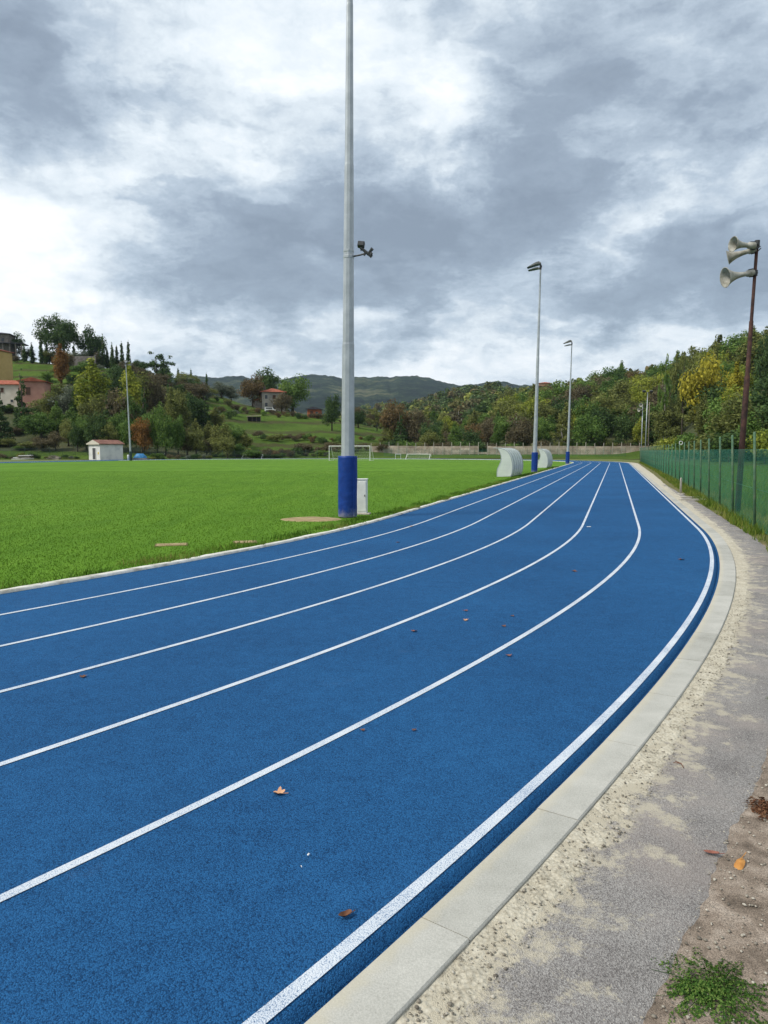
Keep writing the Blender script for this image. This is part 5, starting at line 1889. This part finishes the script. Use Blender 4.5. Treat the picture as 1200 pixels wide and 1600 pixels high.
# tumbledown shelter on the meadow
hp = at(397, 651, 228)
ts = thing('field_shelter', 'low tumbledown shelter with dark opening below the farmhouse', 'shelter', (hp.x, 228, terr(hp.x, 228)), R(10))
for x in (-2.0, -0.6, 0.8, 2.0):
    mb = MB()
    mb.box(x - 0.07, x + 0.07, -1.1, -0.96, -0.4, 1.7)
    mb.build('post', M_TIMBER, ts)
mb = MB()
mb.box(-2.0, 2.0, 0.9, 1.1, -0.5, 1.6)
mb.box(-2.05, -1.9, -0.9, 0.9, -0.5, 1.6)
mb.build('wall', M_ROOFDARK, ts)
mb = MB()
mb.box(-2.3, 2.3, -1.4, 1.4, 1.75, 1.87, Matrix.Rotation(R(5), 4, 'X') @ Matrix.Rotation(R(-3), 4, 'Y'))
mb.build('roof', M_TIMBER, ts)

# houses on the left hill
Yp = 192.0
hp = at(56, 628, Yp)
pk = thing('pink_house', 'pink gabled house with terracotta roof on the left slope', 'house', (hp.x, Yp, zat(630, Yp)), R(12))
walls(pk, 6.2, 6.5, 5.4, M_PLASTER_P, -4)
roof_part(pk, 6.2, 6.5, 5.404, 0.9, 0.5, 'gable_y', M_ROOF)
gb_ = MB()
gb_.add([(-3.1, -3.27, 5.4), (3.1, -3.27, 5.4), (0, -3.27, 6.3)], [(0, 1, 2)])
gb_.build('gable', M_PLASTER_P, pk)
opening(pk, 'window', 'f', 6.2, 6.5, -0.9, 1.9, 1.1, 2.0, M_SHUTTER, M_PLASTER_P)
hp = at(12, 628, Yp + 1)
ch = thing('cream_house', 'cream house with long terracotta roof left of the pink house', 'house', (hp.x, Yp + 3, zat(632, Yp + 3)), R(4))
walls(ch, 10.5, 6.0, 5.0, M_PLASTER_C, -4)
roof_part(ch, 10.5, 6.0, 5.004, 1.3, 0.5, 'gable', M_ROOF)
opening(ch, 'window', 'f', 10.5, 6.0, 3.6, 2.9, 0.9, 1.3, M_SHUTTER)
opening(ch, 'window', 'f', 10.5, 6.0, -1.0, 2.9, 0.9, 1.3, M_SHUTTER)
opening(ch, 'window', 'f', 10.5, 6.0, 1.4, 0.4, 0.7, 0.7, M_PANE)
Yy = 226.0
hp = at(-18, 596, Yy)
yh = thing('yellow_house', 'tall yellow house with small dark windows at the left edge of the slope', 'house', (hp.x, Yy, zat(597, Yy)), R(-8))
walls(yh, 10.5, 9, 9.4, M_PLASTER_Y, -4)
roof_part(yh, 10.5, 9, 9.404, 1.3, 0.5, 'hip', M_ROOF)
for z in (2.8, 6.2):
    for x in (4.0, 1.4, -1.4):
        opening(yh, 'window', 'f', 10.5, 9, x, z, 0.9, 1.4, M_SHUTTER, M_PLASTER_Y)
Yd = 272.0
hp = at(2, 550, Yd)
dk = thing('stone_house', 'dark stone house with pillared porch on the left hilltop', 'house', (hp.x, Yd, zat(552, Yd)), R(10))
walls(dk, 8, 7, 6.6, M_STONE, -4)
roof_part(dk, 8, 7, 6.604, 0.9, 0.6, 'hip', M_ROOFDARK)
for x in (-1.5, 1.8):
    opening(dk, 'window', 'f', 8, 7, x, 3.9, 1.0, 1.3, M_PANE, M_STONE)
for x in (4.6, 6.6, 8.6, 2.2, 0.0):
    mb = MB()
    mb.box(x - 0.2, x + 0.2, -5.2, -4.8, -2, 3.0)
    mb.build('pillar', M_STONE, dk)
mb = MB()
mb.box(-4.2, 9.4, -5.6, -3.2, 3.004, 3.3)
mb.box(4.2, 9.4, -3.2, 1.0, 3.004, 3.3)
mb.build('porch_roof', M_ROOFDARK, dk)
# stone wall on the hilltop
hp = at(125, 560, 256)
mb = MB()
mb.bbox(-5.5, 5.5, -0.3, 0.3, -2, zat(557, 256) - terr(hp.x, 256), 0.05)
tag(mb.build('stone_wall', M_STONE, None, False, (hp.x, 256, terr(hp.x, 256))), 'pale stone terrace wall below the hilltop trees', 'wall')
# far house on the wooded ridge
Yf = 420.0
hp = at(851, 607, Yf)
fr_h = thing('ridge_house', 'small orange house on top of the wooded ridge by the middle mast', 'house', (hp.x, Yf, zat(611, Yf)), R(-10))
walls(fr_h, 6.5, 6, 4.2, mottle('orange_plaster', [(0.40, 0.22, 0.13), (0.5, 0.3, 0.19)], 0.6), -12)
roof_part(fr_h, 6.5, 6, 4.204, 0.8, 0.5, 'hip', M_ROOF)
for x in (-1.8, 0.6):
    opening(fr_h, 'window', 'f', 6.5, 6, x, 1.5, 0.9, 1.2, M_PANE)

# clutter beyond the left of the field
tp3 = at(219, 717, 142)
trp = thing('covered_heap', 'heap under a blue tarpaulin right of the left mast', 'heap', (tp3.x, 142, -0.05))
mb = MB()
nn = 18
for i_ in range(5):
    t = i_ / 4
    for k in range(nn):
        an = 2 * PI * k / nn
        rr_ = (1 - 0.55 * t ** 1.6) * (1 + 0.12 * nz(math.cos(an) * 2, math.sin(an) * 2, t * 2))
        mb.v.append((1.35 * rr_ * math.cos(an), 0.9 * rr_ * math.sin(an), 1.15 * t ** 0.7 + 0.08 * nz(an, t * 3)))
for i_ in range(4):
    for k in range(nn):
        k2 = (k + 1) % nn
        mb.f.append((i_ * nn + k, i_ * nn + k2, (i_ + 1) * nn + k2, (i_ + 1) * nn + k))
mb.f.append(tuple(4 * nn + k for k in range(nn)))
mb.build('tarpaulin', M_BLUETARP, trp, True)
mb = MB()
mb.bbox(-1.6, 1.6, -1.0, 1.0, 0.0, 0.25, 0.02)
mb.build('pallet_base', M_TIMBER, trp)
wp = at(200.5, 718, 128)
mb = MB()
mb.tube([(0, 0, -0.1), (0, 0, 0.85), (0, 0, 0.95)], [0.17, 0.17, 0.14], 14)
tag(mb.build('white_bollard', M_WHITEPAINT, None, True, (wp.x, 128, 0)), 'short white bollard at the foot of the left mast', 'bollard')
for (u, Y, wd_, n_, lab, mt) in [(38, 143, 4.4, 5, 'pile of pale boards by the wire fence left of the hut', M_WHITEPAINT), (82, 143, 2.6, 4, 'low stack of grey slabs between the boards and the hut', M_WALLPOST)]:
    p = at(u, 715, Y)
    pile = thing('board_pile', lab, 'pile', (p.x, Y, 0))
    for k in range(n_):
        mb = MB()
        mb.bbox(-wd_ / 2 * (1 - 0.12 * k), wd_ / 2 * (1 - 0.1 * k), -0.5, 0.5, 0, 0.14, 0.01)
        mb.build('board', mt if k % 2 == 0 else M_TIMBER, pile, False, (random.uniform(-0.5, 0.5), random.uniform(-0.3, 0.3), k * 0.17 - 0.03), (0, R(random.uniform(-4, 4)), R(random.uniform(-18, 18))))

# ------------------------------------------------------------------ fallen leaves
M_LEAF_TAN = mottle('tan_leaf', [(0.42, 0.22, 0.12), (0.55, 0.31, 0.18)], 30, 5, 0.7, 0.4, 60, 0.002)
M_LEAF_BROWN = mottle('brown_leaf', [(0.10, 0.042, 0.022), (0.17, 0.075, 0.038)], 30, 5, 0.75, 0.4, 60, 0.002)
M_LEAF_ORANGE = mottle('orange_leaf', [(0.36, 0.15, 0.035), (0.50, 0.24, 0.06)], 30, 5, 0.6, 0.4, 60, 0.002)
M_LEAF_RED = mottle('red_brown_leaf', [(0.17, 0.065, 0.045), (0.26, 0.10, 0.07)], 30, 5, 0.7, 0.4, 60, 0.002)


def leaf_mesh(seed, size, curl, lobed=True):
    rg = random.Random(seed)
    mb = MB()
    n_ = 26
    vs = [(0, 0, 0)]
    ringv = []
    for ring_ in (0.5, 1.0):
        for k in range(n_):
            an = 2 * PI * k / n_
            if lobed:
                rad = 0.55 + 0.42 * abs(math.cos(2.5 * (an - PI / 2))) ** 1.4 + 0.05 * rg.random()
            else:
                rad = 1.0 / math.sqrt((math.cos(an) / 0.42) ** 2 + (math.sin(an)) ** 2) * (0.95 + 0.08 * rg.random())
            x, y = rad * ring_ * math.cos(an), rad * ring_ * math.sin(an)
            z = curl * (x * x * 1.1 + y * y * 0.25) + 0.05 * ring_ * rg.random()
            vs.append((x * size, y * size, z * size))
    fs = [(0, 1 + k, 1 + (k + 1) % n_) for k in range(n_)] + [(1 + k, 1 + n_ + k, 1 + n_ + (k + 1) % n_, 1 + (k + 1) % n_) for k in range(n_)]
    mb.add(vs, fs)
    return mb


def fallen_leaf(u, v, size, material, label, group=None, lobed=True, curl=0.3, seed=0, z=0.006, rz=None, flip=False):
    p = gpt(u, v)
    rz = random.uniform(0, 6.28) if rz is None else rz
    o = thing('fallen_leaf', label, 'leaf', (p.x, p.y, z), rz, group, (PI + 0.25 if flip else random.uniform(-0.1, 0.1), random.uniform(-0.1, 0.1)))
    if flip:
        o.location.z += size * 0.30
    leaf_mesh(seed, size, curl, lobed).build('blade', material, o, True)
    mb = MB()
    mb.tube([(0, -size * 0.4, 0.001), (0.1 * size, -size * 1.1, 0.002), (0.15 * size, -size * 1.6, 0.004)], 0.0016, 5)
    mb.build('stalk', material, o)
    return o


fallen_leaf(436, 1241, 0.032, M_LEAF_TAN, 'light tan curled leaf lying in the outer lane', curl=0.6, seed=1, rz=1.2)
fallen_leaf(539, 1434, 0.030, M_LEAF_BROWN, 'dark brown rolled leaf beside the outer white line', lobed=False, curl=2.0, seed=2, rz=2.2)
fallen_leaf(1155, 1346, 0.045, M_LEAF_ORANGE, 'orange folded leaf on the dirt beside the asphalt', lobed=False, curl=1.2, seed=3, rz=-0.75, z=-0.016, flip=True)
fallen_leaf(1112, 1331, 0.032, M_LEAF_RED, 'red brown narrow leaf on the asphalt near the orange leaf', lobed=False, curl=0.9, seed=4, rz=1.15, z=-0.006)
SM = [(728, 969.5, 0.040, M_LEAF_TAN), (728, 955, 0.034, M_LEAF_RED), (647, 987, 0.045, M_LEAF_RED), (787, 979, 0.035, M_LEAF_BROWN), (800, 963, 0.035, M_LEAF_BROWN), (795, 1025, 0.04, M_LEAF_RED),
      (130, 1058, 0.042, M_LEAF_BROWN), (643, 823, 0.06, M_LEAF_TAN), (622, 848, 0.05, M_LEAF_BROWN), (567, 1142, 0.022, M_LEAF_BROWN), (647, 1142, 0.022, M_LEAF_BROWN), (1065, 875, 0.07, M_LEAF_BROWN), (897, 893, 0.05, M_LEAF_BROWN)]
for k, (u, v, sz, mt) in enumerate(SM):
    cn = {M_LEAF_TAN: 'tan', M_LEAF_RED: 'red brown', M_LEAF_BROWN: 'brown'}[mt]
    fallen_leaf(u, v, sz * 0.72, mt, 'small dry %s leaf lying flat on the blue track' % cn, cn + ' leaves on the track', curl=0.35, seed=10 + k)
for k, (u, v, sz) in enumerate([(920, 823.5, 0.05), (482, 1338, 0.006), (471, 1357, 0.004)]):
    p = gpt(u, v)
    mb = MB()
    mb.add([(-sz, -sz * 0.5, 0), (sz, -sz * 0.6, 0.003), (sz * 0.8, sz * 0.5, 0.006), (-sz * 0.9, sz * 0.55, 0.002), (0, 0, 0.006)], [(0, 1, 4), (1, 2, 4), (2, 3, 4), (3, 0, 4)])
    tag(mb.build('paper_scrap', M_WHITEPAINT, None, False, (p.x, p.y, 0.007), (0, 0, k)), ['pale scrap of paper in the second lane from the kerb' if k == 0 else 'tiny white speck of paper in the outer lane'][0], 'paper', None if k == 0 else 'white specks in the outer lane')
tw = gpt(1068, 1197)
mb = MB()
mb.tube([(0, 0, 0), (0.02, 0.03, 0.006), (0.02, 0.07, 0.004)], 0.0025, 5)
mb.tube([(0.02, 0.03, 0.006), (-0.015, 0.055, 0.01)], 0.002, 5)
tag(mb.build('twig', M_LEAF_BROWN, None, False, (tw.x, tw.y, -0.008), (0, 0, 0.5)), 'small dark twig on the asphalt path', 'twig')


# ------------------------------------------------------------------ grass, weeds, pebbles
def blade_material(name, lo, mid, hi):
    m, nt = mat_begin(name)
    t = nt.n('ShaderNodeSeparateColor', {0: nt.n('ShaderNodeAttribute', attribute_name='tint').outputs['Color']}).outputs[0]
    mat_end(nt, nt.ramp(t, [(0.0, lo), (0.5, mid), (1.0, hi)]), 0.7, spec=0.15, translucent=0.25)
    return m


M_BLADE = blade_material('field_blades', (0.046, 0.105, 0.008), (0.076, 0.165, 0.011), (0.122, 0.215, 0.022))
M_BLADE2 = blade_material('verge_blades', (0.045, 0.10, 0.012), (0.12, 0.18, 0.02), (0.26, 0.24, 0.06))
M_WEED = blade_material('weed_leaves', (0.025, 0.072, 0.012), (0.06, 0.13, 0.02), (0.15, 0.22, 0.05))
M_DRYW = blade_material('dry_weed', (0.07, 0.03, 0.015), (0.14, 0.06, 0.03), (0.20, 0.11, 0.06))


def blades(name, P, hgt, wid, lean, material, rng, tint=None):
    n_ = len(P)
    an = rng.random(n_) * 2 * PI
    h_ = hgt * (0.5 + 0.8 * rng.random(n_))
    la = rng.random(n_) * 2 * PI
    ln_ = lean * h_ * rng.random(n_)
    wv = wid * (0.6 + 0.8 * rng.random(n_))
    dx, dy = np.cos(an) * wv, np.sin(an) * wv
    v0 = P + np.stack([dx, dy, np.zeros(n_)], 1)
    v1 = P - np.stack([dx, dy, np.zeros(n_)], 1)
    v2 = P + np.stack([np.cos(la) * ln_, np.sin(la) * ln_, h_], 1)
    Vv = np.stack([v0, v1, v2], 1).reshape(-1, 3)
    t = np.repeat(rng.random(n_) if tint is None else tint, 3)
    me_ = np_mesh(name, Vv, tris=np.arange(n_ * 3).reshape(-1, 3), col=np.stack([t, t, t, np.ones_like(t)], 1), material=material)
    return me_


def scatter(srange, rrange, n_, rng, power=1.0):
    ss = rng.uniform(srange[0], srange[1], n_)
    rr_ = rrange[0] + (rrange[1] - rrange[0]) * rng.random(n_) ** power
    return ss, rr_


rng = np.random.default_rng(5)
# lawn edge near the track: ragged taller blades, then the open field
P, TT = [], []
ss, r_ = scatter((-22, 60), (-7.215, -7.95), 56000, rng, 1.5)
keep = []
for s_, rr_ in zip(ss, r_):
    cre = nz(s_ * 0.8, 41.0) + 0.5 * nz(s_ * 3.1, 43.0)
    if rr_ > -7.33 and cre < 0.10 + 2.5 * (rr_ + 7.33):
        continue
    if nz(s_ * 0.9, rr_ * 1.3, 11) + 0.35 > rng.random() * 0.9:
        p = opos(s_, rr_)
        P.append((p[0], p[1], 0.03 if rr_ > -7.34 else -0.006))
        TT.append(np.clip(0.42 + 0.75 * nz(s_ * 0.5, rr_ * 1.2, 61) + 0.18 * rng.normal(), 0, 1))
P = np.array(P)
me = blades('field_edge_grass', P, 0.085, 0.007, 0.9, blade_material('field_edge_blades', (0.04, 0.10, 0.008), (0.085, 0.165, 0.013), (0.22, 0.21, 0.06)), rng, np.array(TT))
tag(link('field_edge_grass', me), 'uneven longer grass along the inner white edging', 'grass', kind='stuff')
n_ = 420000
Yg = 3 + 57 * rng.random(n_) ** 1.35
ug = np.where(rng.random(n_) < 0.6, rng.uniform(-60, 860, n_), 860 - 1960 * rng.random(n_) ** 1.2)
xg = (ug - 600) / F_PX * Yg
rg_ = rs_of(xg, Yg)
mk = (rg_ < -7.5) & (np.hypot((xg - pc.x) / 0.8, (Yg - pc.y) / 0.62) > 1.0)
P = np.stack([xg[mk], Yg[mk], np.full(mk.sum(), -0.006)], 1)
tn = np.clip(0.5 + 0.22 * rng.normal(size=len(P)), 0, 1)
me = blades('field_grass', P, 0.024, 0.0055, 1.3, M_BLADE, rng, tn)
tag(link('field_grass', me), 'short mown grass of the football field', 'grass', kind='stuff')
# verge under the fence
P, T = [], []
ss, r_ = scatter((-7, 92), (0.85, 2.3), 80000, rng)
for s_, rr_ in zip(ss, r_):
    lim = np.interp(s_, [-4, 0, 8, 20, 45, 90], [0.93, 0.88, 0.92, 1.0, 1.35, 1.5])
    if rr_ > lim + 0.12 * nz(s_ * 1.3, 3) and nz(s_ * 1.1, rr_ * 1.5, 21) + 0.45 > rng.random() * 0.8:
        p = ab(s_ + S0, rr_) if s_ > 0 else opos(s_, rr_)
        P.append((p[0], p[1], -0.03))
        T.append(np.clip(0.5 + 0.6 * nz(s_ * 0.8, rr_ * 2, 31) + 0.2 * rng.normal(), 0, 1))
me = blades('verge_grass', np.array(P), 0.20, 0.010, 0.8, M_BLADE2, rng, np.array(T))
tag(link('verge_grass', me), 'straggly yellow green grass under the green fence', 'grass', kind='stuff')
# rough grass behind the fence
n_ = 70000
a_ = 10 + 75 * rng.random(n_) ** 1.4
bb_ = 1.9 + 22 * rng.random(n_) ** 1.5
P = np.stack([a_ * DV[0] + (bb_ + OFF) * NV[0], a_ * DV[1] + (bb_ + OFF) * NV[1], np.full(n_, -0.04)], 1)
me = blades('rough_grass', P, 0.30, 0.014, 0.8, M_BLADE, rng)
tag(link('rough_grass', me), 'rough green grass growing behind the green fence', 'grass', kind='stuff')

# weed clump and dry tufts on the dirt


def weed(name, label, cx, cy, rx, ry, n_leaf, leaf, hgt, material, rng, trailing=0.25):
    o = thing(name, label, 'weed', (cx, cy, -0.022))
    q = rng.random(n_leaf) ** 0.75 * 1.15
    an = rng.random(n_leaf) * 2 * PI
    wob = np.array([1 + 0.55 * nz(math.cos(t) * 1.5, math.sin(t) * 1.5, 5) + 0.5 * nz(math.cos(t) * 4, math.sin(t) * 4, 5) + 0.3 * nz(math.cos(t) * 9, math.sin(t) * 9, 5) for t in an])
    q2 = q * wob
    hz = hgt * np.maximum(0.12, 1 - 0.8 * q ** 2) * (0.25 + 0.85 * rng.random(n_leaf))
    Pq = np.stack([rx * q2 * np.cos(an), ry * q2 * np.sin(an), hz + 0.004], 1)
    N = np.stack([np.cos(an) * 0.5, np.sin(an) * 0.5, np.ones(n_leaf)], 1) + rng.normal(size=(n_leaf, 3)) * 0.5
    N /= np.linalg.norm(N, axis=1)[:, None]
    T = np.cross(N, rng.normal(size=(n_leaf, 3)))
    T /= np.linalg.norm(T, axis=1)[:, None]
    B = np.cross(N, T)
    sz = leaf * (0.5 + rng.random(n_leaf))[:, None]
    V4 = np.stack([Pq - T * sz, Pq + B * sz * 0.5 - N * sz * 0.1, Pq + T * sz, Pq - B * sz * 0.5 - N * sz * 0.1], 1).reshape(-1, 3)
    t = np.repeat(rng.random(n_leaf), 4)
    link('leaves', np_mesh('leaves', V4, quads=np.arange(n_leaf * 4).reshape(-1, 4), col=np.stack([t, t, t, np.ones_like(t)], 1), material=material), o)
    mb = MB()
    for k in range(26):
        a2 = rng.random() * 2 * PI
        l2 = (0.5 + 0.65 * rng.random()) * (1 + trailing * rng.random())
        e = (rx * l2 * math.cos(a2), ry * l2 * math.sin(a2))
        mb.tube([(0.2 * e[0], 0.2 * e[1], 0.0), (0.6 * e[0], 0.6 * e[1], hgt * 0.8 * rng.random() + 0.004), (e[0], e[1], hgt * 0.3 * rng.random() + 0.004)], [0.0016, 0.0013, 0.0008], 4)
    mb.build('stems', material, o)
    return o


wc = gpt(1112, 1540)
weed('weed_clump', 'low green leafy weed clump on the dirt beside the asphalt', wc.x, wc.y, 0.165, 0.125, 3800, 0.0052, 0.030, M_WEED, rng, 0.25)
wc2 = gpt(1192, 1262)
weed('dry_weed', 'dry reddish brown weed tuft at the edge of the dirt', wc2.x + 0.04, wc2.y, 0.10, 0.10, 800, 0.009, 0.035, M_DRYW, rng)
wc3 = gpt(1175, 1100)
weed('weed_clump', 'sparse small green weed beside the dirt edge farther along', wc3.x + 0.25, wc3.y, 0.13, 0.13, 600, 0.009, 0.04, M_WEED, rng)


def pebbles(name, label, pts, sizes, material, rng):
    ico = np.array([(0, 0, 1), (0.894, 0, 0.447), (0.276, 0.851, 0.447), (-0.724, 0.526, 0.447), (-0.724, -0.526, 0.447), (0.276, -0.851, 0.447), (0.724, 0.526, -0.447), (-0.276, 0.851, -0.447), (-0.894, 0, -0.447), (-0.276, -0.851, -0.447), (0.724, -0.526, -0.447), (0, 0, -1)])
    tf_ = np.array([(0, 1, 2), (0, 2, 3), (0, 3, 4), (0, 4, 5), (0, 5, 1), (1, 6, 2), (2, 7, 3), (3, 8, 4), (4, 9, 5), (5, 10, 1), (6, 7, 2), (7, 8, 3), (8, 9, 4), (9, 10, 5), (10, 6, 1), (11, 7, 6), (11, 8, 7), (11, 9, 8), (11, 10, 9), (11, 6, 10)])
    n_ = len(pts)
    Vv = ico[None] * (sizes[:, None, None] * np.stack([0.8 + 0.5 * rng.random(n_), 0.8 + 0.5 * rng.random(n_), 0.45 + 0.35 * rng.random(n_)], 1)[:, None, :])
    Vv = Vv * (1 + 0.18 * rng.normal(size=(n_, 12, 1)))
    an = rng.random(n_) * 2 * PI
    c, s_ = np.cos(an)[:, None], np.sin(an)[:, None]
    Vv = np.stack([Vv[:, :, 0] * c - Vv[:, :, 1] * s_, Vv[:, :, 0] * s_ + Vv[:, :, 1] * c, Vv[:, :, 2]], 2) + pts[:, None, :]
    F_ = (tf_[None] + (np.arange(n_) * 12)[:, None, None]).reshape(-1, 3)
    t = np.repeat(rng.random(n_), 12)
    me_ = np_mesh(name, Vv.reshape(-1, 3), tris=F_, col=np.stack([t, t, t, np.ones_like(t)], 1), material=material)
    return tag(link(name, me_), label, 'gravel', kind='stuff')


M_PEB = blade_material('pebble_stone', (0.16, 0.14, 0.115), (0.36, 0.325, 0.265), (0.58, 0.54, 0.46))
pts, sz = [], []
for k in range(2600):
    s_ = -16.8 + 9 * rng.random() ** 1.3
    r1 = r_mortar(s_)
    rr_ = rng.uniform(0.33, r1 + 0.03)
    p = opos(s_, rr_)
    pts.append((p[0], p[1], -0.012 + 0.006 * rng.random()))
    sz.append(0.0022 + 0.006 * rng.random() ** 4)
for k in range(9000):
    s_ = -16.8 + 11 * rng.random() ** 1.3
    rr_ = rng.uniform(0.88, 1.7) if k % 4 else rng.uniform(0.5, 0.95)
    p = opos(s_, rr_)
    pts.append((p[0], p[1], -0.015))
    sz.append((0.002 if k % 4 else 0.0014) + 0.006 * rng.random() ** 3 * (1 if k % 4 else 0.4))
pebbles('pebbles', 'small loose stones on the mortar strip, path and dirt', np.array(pts), np.array(sz), M_PEB, rng)

# ------------------------------------------------------------------ haze
hz_ = MB()
hz_.box(-4300, 4300, -900, 4300, -1.2, 460)
m = bpy.data.materials.new('haze_air')
m.use_nodes = True
nt = NT(m.node_tree)
pv = nt.n('ShaderNodeVolumePrincipled', {'Density': 0.00006, 'Anisotropy': 0.2})
pv.inputs['Color'].default_value = (0.66, 0.82, 1.0, 1)
nt.t.links.new(pv.outputs[0], nt.n('ShaderNodeOutputMaterial').inputs['Volume'])
tag(hz_.build('haze', m), 'thin pale haze in the valley air', 'haze', kind='stuff')
